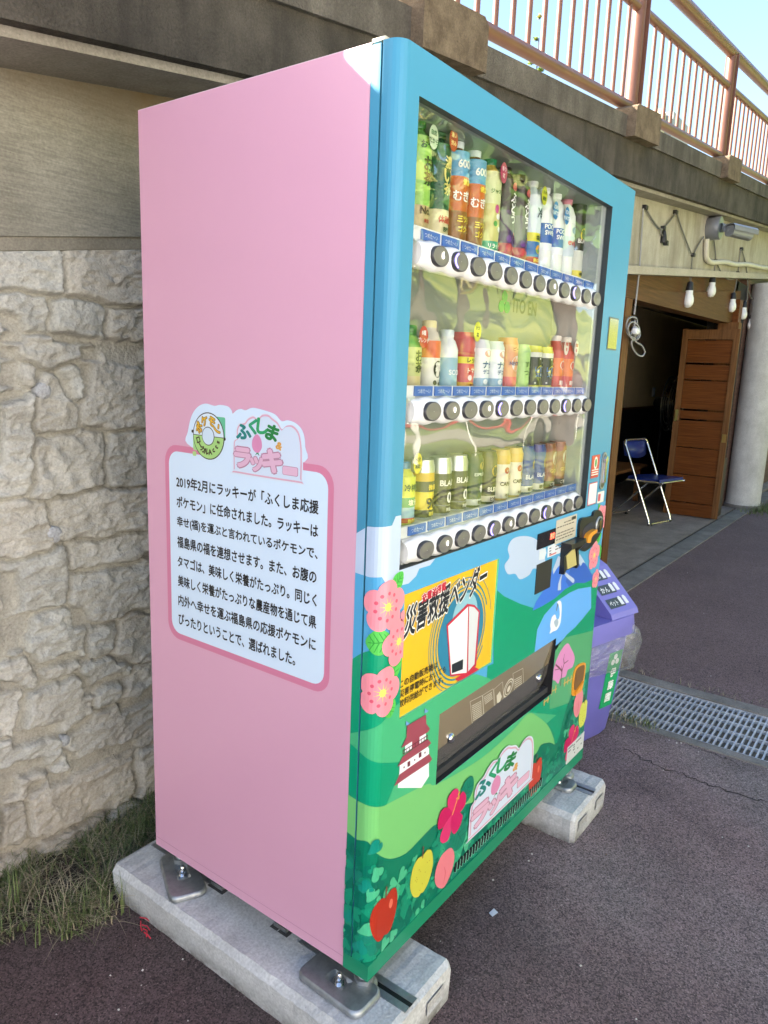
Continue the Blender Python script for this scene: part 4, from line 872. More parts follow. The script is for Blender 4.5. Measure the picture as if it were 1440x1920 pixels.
def fruit(c, rx, rz, col_, k, kind, tilt=0):
    art(pr, smooth_poly([(c[0]+rx*x*math.cos(tilt)-rz*y*math.sin(tilt), c[1]+rx*x*math.sin(tilt)+rz*y*math.cos(tilt)) for x, y in {'apple': ((0,.86),(.35,1),(.8,.9),(1,.35),(.9,-.3),(.6,-.85),(.25,-1),(0,-.9),(-.25,-1),(-.6,-.85),(-.9,-.3),(-1,.35),(-.8,.9),(-.35,1)), 'pear': ((0,.92),(.4,1),(.8,.75),(.98,.2),(.92,-.3),(.6,-.8),(.2,-1),(0,-.94),(-.2,-1),(-.6,-.8),(-.92,-.3),(-.98,.2),(-.8,.75),(-.4,1)), 'peach': ((0,1),(.55,.9),(.95,.4),(.95,-.2),(.6,-.75),(.05,-1.05),(-.55,-.75),(-.95,-.2),(-.95,.4),(-.55,.9))}[kind]], 3), vinyl(col_), k)
    if kind == 'pear':
        rp = random.Random(int(c[0]*1000))
        for _ in range(12):
            a, q_ = rp.uniform(0, 6.3), rp.uniform(.2, .75); art(pr, circ(c[0]+rx*q_*math.cos(a), c[1]+rz*q_*math.sin(a), .0017, 8), vinyl('#b09a30'), k+.5)
    if kind != 'peach': art(pr, [(c[0]-.002, c[1]+rz*.8), (c[0]+.002, c[1]+rz*.8), (c[0]+.004, c[1]+rz*1.35), (c[0]-.001, c[1]+rz*1.38)], vinyl('#7a5038'), k+.6)
    else: art(pr, smooth_poly([(c[0]-rx*.1,c[1]-rz*.9),(c[0]+rx*.15,c[1]-rz*.3),(c[0]-rx*.1,c[1]+rz*.2),(c[0]+rx*.05,c[1]-rz*.3)], 4), vinyl('#d8606c'), k+.5)
    if kind == 'apple': art(pr, circ(c[0]+rx*.45, c[1]+rz*.35, rx*.16, 14, rz*.22), vinyl('#e8735a'), k+.5)
fruit(DP(719,1716), .043, .050, '#b5341f', 17, 'apple'); fruit(DP(788,1638), .046, .050, '#cfcb45', 17, 'pear'); fruit(DP(831,1628), .043, .047, '#e8808a', 17, 'peach')
fruit(DP(1001,1457), .042, .052, '#c8402a', 17, 'apple'); fruit(DP(1082,1318), .038, .045, '#e88a94', 16, 'peach'); fruit(DP(1091,1338), .036, .044, '#d8dc58', 17, 'pear')
pr.build('door_print', vm)

# ---- the two-line title, used on the side board and on the door
def title(mb, f, k):
    """f(u, v, layer) -> point, u 0..1, v 0..0.82"""
    out = [(0,.03),(0,.36),(.015,.44),(.055,.47),(.05,.58),(.085,.66),(.17,.69),(.22,.75),(.30,.79),(.37,.76),(.43,.82),(.52,.83),(.58,.79),(.66,.74),(.72,.66),(.78,.71),(.87,.72),(.95,.65),(.985,.53),(1,.36),(1,.03),(.985,.0),(.015,.0)]
    sm = smooth_poly(out, 3)
    cxm, czm = .5, .38
    def P_(pts, m, l):
        for t in tris(pts): mb.add([f(*pts[i], l) for i in t], [(0,1,2)], m)
    P_([(cxm+(u-cxm)*1.03, czm+(v-czm)*1.045) for u, v in sm], vinyl('#d9e4f3'), k); P_(sm, vinyl('#dba9bd'), k+1); P_([(cxm+(u-cxm)*.965, czm+(v-czm)*.94) for u, v in sm], vinyl('#d3dff0'), k+2)
    T = lambda s, c, u, v, h, r=0, bo=.05, l=3: put_text(mb, s, vinyl(c), lambda a, d: f(a, d, k+l), u, v, bold=bo, rot=r, center=True, em=h*1.1)
    T('ふ', '#0f7f7a', .15, .575, .215, .15); T('く', '#1f9a6c', .30, .66, .20, -.1); T('し', '#22a062', .44, .67, .21, -.1); T('ま', '#17803c', .585, .60, .215, -.3); T('&', '#dda24a', .685, .44, .12, -.3)
    for s, u, v, h, r in (('ラ', .14, .22, .28, 0), ('ッ', .36, .16, .235, .1), ('キ', .585, .23, .30, .05)):
        T(s, '#b8809a', u, v, h*1.03, r, .10, 3); T(s, '#e0b4cc', u, v, h, r, .06, 4)
    P_(rrect(.735,.075,.955,.195,.025), vinyl('#b8809a'), k+3); P_(rrect(.742,.082,.948,.188,.02), vinyl('#e0b4cc'), k+4)
    P_(smooth_poly([(.36,.56),(.42,.50),(.435,.40),(.40,.33),(.36,.31),(.31,.34),(.285,.41),(.30,.50)], 4), vinyl('#d98bb4'), k+3)
    P_([(.36,.315),(.33,.275),(.37,.30),(.40,.27),(.385,.315)], vinyl('#1f8a5a'), k+4)
b = MB(); o0, o1, o2 = DP(879,1561), DP(997,1462), DP(905,1458)
wt = .345; 
title(b, lambda u, v, l: DOOR(o0[0]-.005+u*wt, .270-.006+v*.205, .0046+.0002*l), 1); b.build('title_sticker', vm)

# ---- board and lettering on the pink side
sp_ = MB(); SIDE = lambda y, z, l=0: Vector((-.0004-.00025*l, y, z))
def sd_poly(pts, m, l):
    for t in tris(pts): sp_.add([SIDE(*pts[i], l) for i in t], [(0,1,2)], m)
sd_poly(rrect(.118,.742,.622,1.200,.04), vinyl('#d67f9e'), 0)
BRD = vinyl('#d6e8fa')
sd_poly(rrect(.132,.757,.608,1.186,.03), BRD, 1)
cz2 = lambda *p: [tuple(bp(340+x/4.8, 740+y/4.8, 0, 0.0)[1:]) for x, y in p]
sd_poly(smooth_poly(cz2((55,440),(62,330),(95,190),(150,110),(220,80),(300,100),(350,92),(420,105),(455,140),(465,170),(500,140),(540,128),(580,140),(630,120),(680,122),(780,150),(850,180),(905,238),(960,230),(1030,255),(1085,310),(1110,380),(1118,470),(1118,600),(800,660),(300,560)), 4), BRD, 2)
LINES = ['2019年2月にラッキーが「ふくしま応援', 'ポケモン」に任命されました。ラッキーは', '幸せ(福)を運ぶと言われているポケモンで、', '福島県の福を連想させます。また、お腹の', 'タマゴは、美味しく栄養がたっぷり。同じく', '美味しく栄養がたっぷりな農産物を通じて県', '内外へ幸せを運ぶ福島県の応援ポケモンに', 'ぴったりということで、選ばれました。']
INK = vinyl('#15151a')
for i, t in enumerate(LINES):
    wd = .427 if i < 7 else .372
    if i == 3: wd = .425
    put_text(sp_, t, INK, lambda u, v: SIDE(.582-u, v, 3), 0, 1.1175-.0463*i-.0125, wd, .0262, bold=.029)
# round badge
bc = (.471, 1.229); 
def ell(r, n=40): return circ(bc[0], bc[1], r, n)
def bp_poly(pts, c, l): sd_poly(pts, vinyl(c), l)
bp_poly(rrect(.418,1.225,.452,1.272,.004), '#63bf95', 3); bp_poly(rrect(.478,1.195,.522,1.228,.004), '#a4d58c', 3); bp_poly(rrect(.512,1.182,.524,1.192,.003), '#b4d889', 3)
bp_poly(ell(.0505), '#2c2320', 4); bp_poly(ell(.0483), '#dbe7f2', 5)
hf = [(bc[0]+.0483*math.cos(a), bc[1]+.0483*math.sin(a)) for a in [PI+PI*k/20 for k in range(21)]]
bp_poly(hf, '#a9d47f', 6); bp_poly([(.522-.0995,1.2283),(.5195,1.2283),(.5195,1.2297),(.4225,1.2297)], '#2c2320', 7)
bp_poly(ell(.0200), '#2c2320', 8); bp_poly(ell(.0183), '#cfe0ee', 9)
def arc(txt, r, a0, a1, col_, h, l, up, bo, edge=None):
    for i, c_ in enumerate(txt):
        a = math.radians(a0+(a1-a0)*i/(len(txt)-1)); y, z = bc[0]-r*math.cos(a), bc[1]+r*math.sin(a)
        rot = (a-PI/2) if up else (a+PI/2)
        if edge: put_text(sp_, c_, vinyl(edge), lambda u, v: SIDE(y-u, z+v, l-1), 0, 0, bold=bo+.05, rot=rot, center=True, em=h)
        put_text(sp_, c_, vinyl(col_), lambda u, v: SIDE(y-u, z+v, l), 0, 0, bold=bo, rot=rot, center=True, em=h)
arc('ポケモン', .034, 152, 28, '#e2b02c', .023, 8, True, .04, '#5a4322')
arc('ローカルActs', .034, 198, 342, '#43281c', .0165, 8, False, .04)
for a in (PI*.96, PI*.02-.1): bp_poly(circ(bc[0]-.052*math.cos(a), bc[1]+.052*math.sin(a), .0035, 10), '#2c2320', 7)
sp_.build('side_print', vm)
b = MB(); title(b, lambda u, v, l: SIDE(.392-u*.192, 1.160+v*.152, l+3), 0); b.build('title_sticker', vm)

# ---- yellow notice behind its opening (its cartoon hero is left out; only a plain cabinet stands in the ring)
b = MB(); YN = lambda x, z, l=0: Vector((x, .0037-.00022*l, z))
b.box((.07, .004, .695), (.469, .015, .967), mat('yellow_notice', lin('#e3b81f'), rough=.35, coat=.2, var=.05, scale=4))
def yp(pts, c, l):
    for t in tris(pts): b.add([YN(*pts[i], l) for i in t], [(0,1,2)], vinyl(c))
rc0 = bp(862, 1186, 1, .0085); rcx, rcz = rc0.x, rc0.z
def arcband(r, wd, a0, a1): return [(rcx+r*math.cos(a), rcz+r*math.sin(a)) for a in np.linspace(math.radians(a0), math.radians(a1), 40)]+[(rcx+(r+wd)*math.cos(a), rcz+(r+wd)*math.sin(a)) for a in np.linspace(math.radians(a1), math.radians(a0), 40)]
def inpost(pts): 
    for ax, v, kp in ((0,.0785,True),(0,.4605,False),(1,.7035,True),(1,.9585,False)): pts = clip(pts, ax, v, kp)
    return pts
yp(inpost(circ(rcx, rcz, .098, 48)), '#2b7fa0', 1); yp(inpost(circ(rcx+.01, rcz+.035, .055, 40)), '#8fc0cf', 2)
for r_, wd, a0, a1 in ((.103,.004,0,360),(.114,.004,20,330),(.124,.0025,60,300),(.132,.0018,100,260),(.132,.0018,10,60)):
    for k in range(12):
        aa, cc_ = a0+(a1-a0)*k/12, a0+(a1-a0)*(k+1)/12
        pp = inpost(arcband(r_, wd, aa, cc_))
        if len(pp) > 2: yp(pp, '#2c8496', 1+.1*k)
yq = lambda *p: [tuple(bp(640+x/4.5, 1000+y/4.5, 1, .0085)[j] for j in (0, 2)) for x, y in p]
yp(inpost(yq((830,1350),(1000,1215),(1195,1135),(1200,1160),(1010,1275),(860,1370))), '#20272c', 3)
yp(yq((940,1225),(1050,1150),(1100,1120),(1165,1150),(1060,1215),(960,1240)), '#c62840', 4)
yp(yq((868,768),(1046,590),(1105,600),(1150,650),(1120,1110),(1045,1185),(900,1200)), '#c62840', 5)
yp(yq((880,778),(1050,612),(1038,1170),(908,1185)), '#e6e9ea', 6); yp(yq((1058,610),(1100,618),(1138,660),(1104,1098),(1050,1160)), '#d2d7da', 6)
yp(yq((912,1100),(1008,1055),(1005,1140),(912,1175)), '#22282d', 7)
sl_ = math.radians(0)
for wd_, c_, l_, bo in ((0, '#f0f0ea', 8, .075), (0, '#1d2228', 9, .03)):
    put_text(b, '災害救援ベンダー', vinyl(c_), lambda u, v: YN(.082+u+v*.12, .868+v+u*.10, l_), 0, 0, .325, .062, bold=bo, bb_of=.03)
for c_, l_, bo in (('#f0f0ea', 8, .10), ('#c3283c', 9.2, .04)): put_text(b, '充電池搭載', vinyl(c_), lambda u, v: YN(.142+u, .927+v+u*.10, l_), 0, 0, .09, .018, bold=bo, bb_of=.04)
for i, t in enumerate(('この自動販売機は', '災害停電時においても', '飲料供給ができます。')):
    put_text(b, t, vinyl('#3a3420'), lambda u, v: YN(.0785+u, .7655-.021*i+v, 4), 0, 0, None, .0165, bold=.02)
b.build('yellow_notice', vm)

# ---- delivery flap
M_SMOKE = mat('smoked_flap', (.25,.20,.125), rough=.12, spec=.6, coat=1.0)
b = MB(); b.box((.225, .080, .47), (.855, .10, .67), M_DARK); b.box((.225, .0305, .47), (.2305, .08, .67), M_DARK); b.box((.8485, .0305, .47), (.855, .08, .67), M_DARK); b.build('delivery_recess', vm)
b = MB(); F3 = lambda x, z, d=0: Vector((x, .004+.018*(.652-z)/.15-d, z))
def fl_poly(pts, m, d):
    for t in tris(pts): b.add([F3(*pts[i], d) for i in t], [(0,1,2)], m)
b.prism([(.236,.505),(.80,.505),(.842,.545),(.842,.651),(.236,.651)], lambda u, v, d: F3(u, v, -d), 0, .005, M_SMOKE)
b.prism([(.236,.5055),(.80,.5055),(.842,.5455),(.842,.578),(.236,.552)], lambda u, v, d: F3(u, v, -d), -.0012, -.0002, mat('flap_dark_reflection', (.085,.080,.075), rough=.15, coat=.6))  # dark ground reflection painted as a band over the lower flap
fl = b.build('delivery_flap', vm)
b = MB(); b.box((.2325, .012, .4875), (.8465, .05, .5035), mat('flap_sill', (.05,.05,.052), rough=.35)); b.box((.235, .024, .5036), (.8465, .05, .509), M_BLACK); b.build('flap_sill', vm)
for px_, py_ in ((846,1384), (1012,1272)):
    p = bp(px_, py_, 1, .012); b = MB(); b.lathe([(.012, .012), (.012, -.004), (.009, -.008), (.003, -.008)], (p.x, F3(p.x, p.z).y, p.z), M_CHROME, 20, 'Y'); b.build('flap_screw', fl)
b = MB(); WL = vinyl('#d8d2c0')
fq_ = lambda *p: [tuple(bp(800+x/5.54, 1180+y/5.54, 1, .011)[j] for j in (0, 2)) for x, y in p]
def frame(p4, wd=.0012):
    for i in range(4):
        a, c = p4[i], p4[(i+1) % 4]; dx, dz = c[0]-a[0], c[1]-a[1]; l = math.hypot(dx, dz); n_ = (-dz/l*wd/2, dx/l*wd/2)
        fl_poly([(a[0]+n_[0], a[1]+n_[1]), (c[0]+n_[0], c[1]+n_[1]), (c[0]-n_[0], c[1]-n_[1]), (a[0]-n_[0], a[1]-n_[1])], WL, .0006+.00005*i)
for q4 in (((432,745),(562,682),(606,905),(488,990)), ((566,680),(676,612),(716,815),(610,902)), ((684,620),(772,540),(815,735),(722,800)), ((878,455),(985,400),(1022,600),(930,680))): frame(fq_(*q4))
rl_ = random.Random(8)
for q4, rows in (((445,790),(560,730),(598,900),(488,965)), 9), (((572,700),(668,640),(690,720),(600,790)), 5), (((890,520),(985,470),(1005,590),(930,640)), 6):
    g4 = fq_(*q4)
    for r_ in range(rows):
        t = (r_+.5)/rows; a = [g4[0][j]+(g4[3][j]-g4[0][j])*t for j in (0, 1)]; c = [g4[1][j]+(g4[2][j]-g4[1][j])*t for j in (0, 1)]
        u = .08
        while u < .93:
            w_ = rl_.uniform(.05, .16); e = min(.95, u+w_); pa = [a[j]+(c[j]-a[j])*u for j in (0, 1)]; pc = [a[j]+(c[j]-a[j])*e for j in (0, 1)]
            fl_poly([(pa[0], pa[1]-.0013), (pc[0], pc[1]-.0013), (pc[0], pc[1]+.0013), (pa[0], pa[1]+.0013)], WL, .0006); u = e+.03
cc0 = fq_((848,608))[0]
fl_poly(circ(*cc0, .026, 32), WL, .0006); fl_poly(circ(*cc0, .0225, 32), M_SMOKE, .0010); fl_poly(circ(*cc0, .019, 32), WL, .0014); fl_poly(circ(*cc0, .0165, 32), M_SMOKE, .0018); fl_poly(circ(cc0[0], cc0[1]-.002, .009, 16), WL, .0022)
g4 = fq_((725,690),(755,640),(785,700),(770,760),(740,770)); fl_poly(g4, WL, .0007)
b.build('printed_instructions', fl)

# ---- row of louvres under the print
b = MB()
for k in range(34):
    x = .338+.480*k/33
    b.prism(smooth_poly([(x-.0035,.2235),(x-.0025,.2335),(x+.0045,.2335),(x+.0045,.223),(x+.001,.2095),(x-.0015,.2095)], 2), lambda u, v, d: Vector((u, -.0005-d, v)), 0, .0046, M_BLACK)
    b.prism([(x+.0046,.2335),(x+.0064,.2325),(x+.0056,.221),(x+.002,.208),(x-.002,.208),(x+.001,.2094),(x+.0046,.2228)], lambda u, v, d: Vector((u, -.0005-d, v)), 0, .0052, vinyl('#8fd0b4'))  # pale edge painted on as the highlight of each louvre
b.build('louvre_row', vm)

# ---- controls on the right
DQ = lambda *p: [(lambda q_: (q_.x, q_.z))(bp(980+x/4.365, 820+y/4.365, 1, 0.0)) for x, y in p]
def plate(mb, pts, m, d0, d1): mb.prism(pts, lambda u, v, d: Vector((u, -d, v)), d0, d1, m)
def quad_rect(pts):
    xs = sorted(p[0] for p in pts); zs = sorted(p[1] for p in pts); return ((xs[0]+xs[1])/2, (zs[0]+zs[1])/2, (xs[2]+xs[3])/2, (zs[2]+zs[3])/2)
r0 = quad_rect(DQ((120,790),(262,745),(258,870),(113,915))); b = MB(); plate(b, rrect(*r0, .002), mat('display_glass', (.012,.012,.014), rough=.12), .0002, .003)
M_LED = mat('red_led', (.6,.02,.02), emit=((1, .06, .03), 2.0))
put_text(b, '売切', M_LED, lambda u, v: Vector((u, -.0033, v)), r0[2]-.034, r0[3]-.026, .026, .016, bold=.03); b.build('price_display', vm)
r0 = quad_rect(DQ((275,680),(437,628),(432,825),(262,862))); b = MB(); plate(b, rrect(*r0, .001), vinyl('#c9c0ae'), .0002, .0012)
x0, z0, x1, z1 = r0
for row in range(9):
    zz = z1-.014-.0085*row; u = x0+.006+(.045 if row == 0 else 0)
    if row in (2, 6): continue
    while u < x1-.02:
        w_ = rl_.uniform(.006, .02); plate(b, [(u, zz), (u+w_, zz), (u+w_, zz+.003), (u, zz+.003)], vinyl('#5a5348'), .00121, .0015); u += w_+.004
put_text(b, '伊藤園', vinyl('#2b2a28'), lambda u, v: Vector((u, -.0016, v)), x1-.04, z1-.013, .03, .009, bold=.03); b.build('notice_sticker', vm)
r0 = quad_rect(DQ((112,1045),(237,990),(220,1225),(97,1285))); b = MB(); plate(b, rrect(*r0, .001), mat('black_panel', (.02,.02,.022), rough=.45), .0002, .002); b.build('black_panel', vm)
b = MB(); plate(b, DQ((135,925),(185,905),(192,945),(175,995),(130,1005)), vinyl('#d4dde4'), .0002, .001); b.build('torn_sticker', vm)
b = MB(); plate(b, DQ((205,895),(255,870),(310,905),(305,945),(200,985)), vinyl('#dfe4ea'), .0002, .001)
for k in range(3):
    p = DQ((215, 915+22*k))[0]; plate(b, [(p[0], p[1]), (p[0]+.012, p[1]+.0), (p[0]+.012, p[1]+.003), (p[0], p[1]+.003)], vinyl('#555a66'), .00101, .0013)
p = DQ((215, 972))[0]; plate(b, [(p[0], p[1]), (p[0]+.045, p[1]), (p[0]+.045, p[1]+.0035), (p[0], p[1]+.0035)], vinyl('#d05a60'), .00101, .0013); b.build('torn_sticker', vm)
# bill validator
x0, z0, x1, z1 = .826, .848, .931, .936
b = MB(); b.prism([(z0, 0), (z1, 0), (z1, .030), (z1-.012, .032), (z0+.05, .012), (z0+.008, .016), (z0, .014)], lambda z, d, x: Vector((x, -d, z)), x0, x0+.012, M_BLACK)
b.prism([(z0, 0), (z1, 0), (z1, .030), (z1-.012, .032), (z0+.05, .012), (z0+.008, .016), (z0, .014)], lambda z, d, x: Vector((x, -d, z)), x1-.012, x1, M_BLACK)
b.prism([(z1-.016, .0), (z1-.001, .0), (z1-.001, .031), (z1-.016, .031)], lambda z, d, x: Vector((x, -d, z)), x0+.0121, x1-.0121, M_BLACK); b.box((x0+.0121, -.002, z0), (x1-.0121, 0, z1-.0161), M_BLACK); b.build('bill_slot', vm)
M_GOLD = mat('bill_guide', (.62,.52,.28), rough=.3, metal=.6)
b = MB(); b.prism([(z0+.012, .0021), (z1-.03, .0021), (z1-.03, .008), (z0+.012, .017)], lambda z, d, x: Vector((x, -d, z)), x0+.020, x1-.020, M_GOLD); b.build('bill_guide', bpy.data.objects['bill_slot'])
# coin unit: black figure-of-eight plate, silver rejector, orange lever
cp_ = smooth_poly(DQ((455,678),(520,652),(556,640),(566,612),(590,594),(618,598),(636,632),(640,690),(634,735),(612,790),(585,835),(545,888),(505,922),(478,930),(455,905),(443,850)), 4)
b = MB(); plate(b, cp_, M_BLACK, .0002, .008)
c0 = DQ((598,712))[0]; b.lathe([(.026,-.0085),(.026,-.0125),(.0225,-.013)], (c0[0], 0, c0[1]), M_STEEL, 28, 'Y'); b.lathe([(.022,-.0082),(.0222,-.0138),(.004,-.014)], (c0[0], 0, c0[1]), M_BLACK, 28, 'Y')
b.box((c0[0]-.003, -.0165, c0[1]-.014), (c0[0]+.003, -.0142, c0[1]+.014), mat('slot_brass', (.6,.45,.18), rough=.3, metal=1))
plate(b, smooth_poly(DQ((470,760),(500,720),(548,690),(560,760),(540,850),(495,900),(465,880)), 3), mat('coin_cup', (.02,.025,.05), rough=.3), .0081, .0088); b.build('coin_unit', vm)
M_OR = mat('orange_plastic', lin('#e79a2c'), rough=.35)
lv = smooth_poly(DQ((472,850),(478,810),(498,775),(550,745),(548,768),(520,790),(505,815),(497,850)), 3)
b = MB(); b.prism(lv, lambda u, v, d: Vector((u, -d, v)), .0089, .022, M_OR); b.build('return_lever', bpy.data.objects['coin_unit'])
# coin return cup
ro = smooth_poly([tuple(bp(1000+x/6.4, 1180+y/6.4, 1, 0.0)[j] for j in (0, 2)) for x, y in ((600,397),(560,405),(512,440),(482,500),(466,590),(456,700),(456,790),(500,785),(570,720),(596,600),(612,470),(613,410))], 3)
b = MB(); n = len(ro); cx_ = sum(p[0] for p in ro)/n; cz_ = sum(p[1] for p in ro)/n
plate(b, ro, M_OR, .0002, .004)
inn = [(cx_+(x-cx_)*.80, cz_+.004+(z-cz_)*.74) for x, z in ro]
plate(b, inn, mat('cup_shade', (.18,.09,.03), rough=.5), .0041, .0046)
b.prism([(cx_-.030, cz_-.040), (cx_+.028, cz_-.022), (cx_+.024, cz_-.034), (cx_-.030, cz_-.050)], lambda u, v, d: Vector((u, -d, v)), .0047, .010, M_OR); b.build('coin_return', vm)
# lock, card window, stickers, rating label
lx, lz = 1.094, 1.111
b = MB(); plate(b, rrect(lx-.018, lz-.056, lx+.018, lz+.056, .0178, 6), M_STEEL, .0002, .004); plate(b, rrect(lx-.013, lz-.05, lx+.013, lz+.05, .0128, 6), mat('lock_recess', (.16,.16,.15), rough=.3, metal=.8), .00405, .0046)
b.box((lx-.008, -.011, lz-.035), (lx+.008, -.0047, lz+.03), M_CHROME); b.lathe([(.011,-.0047),(.011,-.012)], (lx, 0, lz+.034), M_CHROME, 18, 'Y'); b.build('door_lock', vm)
b = MB(); plate(b, rrect(1.031,1.4615,1.109,1.552,.002), mat('reader_frame', (.10,.14,.15), rough=.4), .0002, .0012); plate(b, rrect(1.035,1.4655,1.105,1.548,.002), mat('amber_window', (.16,.14,.015), rough=.12, coat=.6), .00125, .0024); b.build('reader_window', vm)
r0 = quad_rect(DQ((568,150),(630,140),(616,325),(553,335))); x0, z0, x1, z1 = r0
b = MB(); plate(b, [(x0,z0),(x1,z0),(x1,z1),(x0,z1)], vinyl('#c33a34'), .0002, .0012); plate(b, circ((x0+x1)/2, z0+(z1-z0)*.66, .013, 20, .018), vinyl('#f0ece6'), .00125, .0016); plate(b, circ((x0+x1)/2, z0+(z1-z0)*.66, .008, 16, .012), vinyl('#4a9a5c'), .00165, .002)
for k in range(3): plate(b, [(x0+.005, z0+.008+.007*k), (x1-.005, z0+.008+.007*k), (x1-.005, z0+.011+.007*k), (x0+.005, z0+.011+.007*k)], vinyl('#f0ece6'), .00125, .0016)
b.build('red_sticker', vm)
r0 = quad_rect(DQ((540,378),(608,362),(596,540),(530,560))); b = MB(); plate(b, rrect(*r0, .003), vinyl('#c8404a'), .0002, .0011); plate(b, rrect(r0[0]+.0025, r0[1]+.0025, r0[2]-.0025, r0[3]-.0025, .002), vinyl('#e6e4e8'), .00115, .0016); b.build('payment_sticker', vm)
r0 = quad_rect(DQ((612,452),(664,436),(660,520),(610,545))); b = MB(); plate(b, rrect(*r0, .002), vinyl('#e6e2d8'), .0002, .0011)
for k in range(2): plate(b, rrect(r0[0]+.003+.024*k, r0[1]+.006, r0[0]+.022+.024*k, r0[3]-.006, .002), vinyl(('#d0606a', '#dfe2e8')[k]), .00115, .0015)
b.build('payment_sticker', vm)
r0 = (1.0, .195, W-.003, .250); b = MB(); plate(b, [(1.006,.1945),(W-.004,.1945),(W-.004,.252),(1.006,.252)], vinyl('#d6dad6'), .0030, .0052)
for u, v, w_ in ((1.012,.243,.035),(1.052,.238,.012),(1.055,.230,.009),(1.054,.221,.012),(1.075,.240,.04),(1.012,.232,.02),(1.09,.212,.008),(1.118,.216,.008),(1.066,.207,.006)): plate(b, [(u, v), (u+w_, v), (u+w_, v+.0045), (u, v+.0045)], vinyl('#6a706c'), .00525, .0056)
b.build('rating_label', vm)

# ---- levelling feet
for fx_, fy_ in ((.038,.035),(.038,.64),(1.108,.035),(1.108,.64)):
    b = MB(); b.lathe([(.030,.098),(.030,.104),(.020,.108),(.0125,.110),(.0125,.1545)], (fx_, fy_, 0), M_STEEL, 20); b.lathe([(.021,.1085),(.021,.120)], (fx_, fy_, 0), M_STEEL, 6); b.build('levelling_foot', vm)

# ---- lit-window fittings: liner, shelves, button rails, glass
M_LINER = mat('display_liner', (.24,.27,.255), rough=.45)
b = MB(); x0, z0, x1, z1 = HOLES['window']; y0, y1 = .0161, .135
V = [(x0,y0,z0),(x1,y0,z0),(x1,y0,z1),(x0,y0,z1),(x0,y1,z0),(x1,y1,z0),(x1,y1,z1),(x0,y1,z1)]
b.add(V, [(0,4,5,1),(1,5,6,2),(2,6,7,3),(3,7,4,0),(4,7,6,5)], M_LINER)
b.box((.952, .018, z0+.001), (x1-.001, .134, z1-.001), mat('pillar_grey', (.40,.44,.45), rough=.5))
for k in range(3):
    a = PI/2+2*PI*k/3; p = bp(947, 569, 1, .132); b.prism([(p.x+.017*math.cos(a)+x, p.z+.016*math.sin(a)+z) for x, z in circ(0, 0, .0145, 14)], lambda u, v, d: Vector((u, d, v)), .1335-.0005*k, .1345, vinyl('#1fb35a'))
p = bp(963, 585, 1, .132); put_text(b, 'ITO EN', vinyl('#4a554a'), lambda u, v: Vector((u, .1336, v)), p.x, p.z, .135, .034, bold=.02)
b.build('display_liner', vm, keep=True)
ROWS = [(1.588, 1.640), (1.308, 1.342), (1.038, 1.076)]
b = MB()
for zc, zs in ROWS:
    b.box((.0555, .030, zs-.006), (.9515, .134, zs-.001), M_WHITEP); b.box((.0555, .020, zc-.02), (.081, .06, zc+.005), M_WHITEP)
b.build('shelves', vm)
M_BTN = mat('button_glass', (.15,.145,.14), rough=.3, coat=.15); M_BRIM = mat('button_rim', (.05,.05,.055), rough=.3); M_TAB = vinyl('#3f6cc0')
M_LIT = mat('blue_light', (.1,.1,.6), emit=((.22,.16,1.0), 1.2)); M_DIG = mat('white_digit', (.8,.8,.75), emit=((1,.95,.8), .8))
XB = [.139+.0706*i for i in range(12)]
def btn_mesh(kind):
    q_ = MB(); EX = 1.55
    q_.lathe([(.0182,.004),(.0182,-.0030),(.0166,-.0042)], (0,0,0), M_BRIM, 36, 'Y', False); q_.lathe([(.0166,-.0040),(.0155,-.0036),(.011,-.0044),(.0005,-.0047)], (0,0,0), M_BTN, 36, 'Y', False)
    if kind == 1: q_.prism([(-.0160*math.cos(a), .0160*math.sin(a)) for a in np.linspace(-1.0, 1.0, 12)]+[(-.0132*math.cos(a), .0140*math.sin(a)) for a in np.linspace(1.0, -1.0, 12)], lambda u, v, d: Vector((u, -d, v)), .0052, .0056, M_LIT)
    q_.v = [(x*EX, y, z) for x, y, z in q_.v]
    if kind == 2: put_text(q_, '0', M_DIG, lambda u, v: Vector((u, -.0062, v)), .003, .002, None, .010, bold=.03, center=True)
    return q_
KIND = [[3,1,0,0,0,0,0,2,0,1,0,0],[0,2,0,2,1,0,0,0,0,1,0,0],[0,2,0,0,1,3,0,0,1,0,0,0]]
proto = {}
tabm = MB(); tabm.box((-.0305,.0,.0),(.0305,.003,.0185), M_TAB); put_text(tabm, 'つめた〜い', vinyl('#dfe8f6'), lambda u, v: Vector((u, -.0006, v)), 0, .0092, .044, .0085, bold=.0, center=True)
tab0 = None
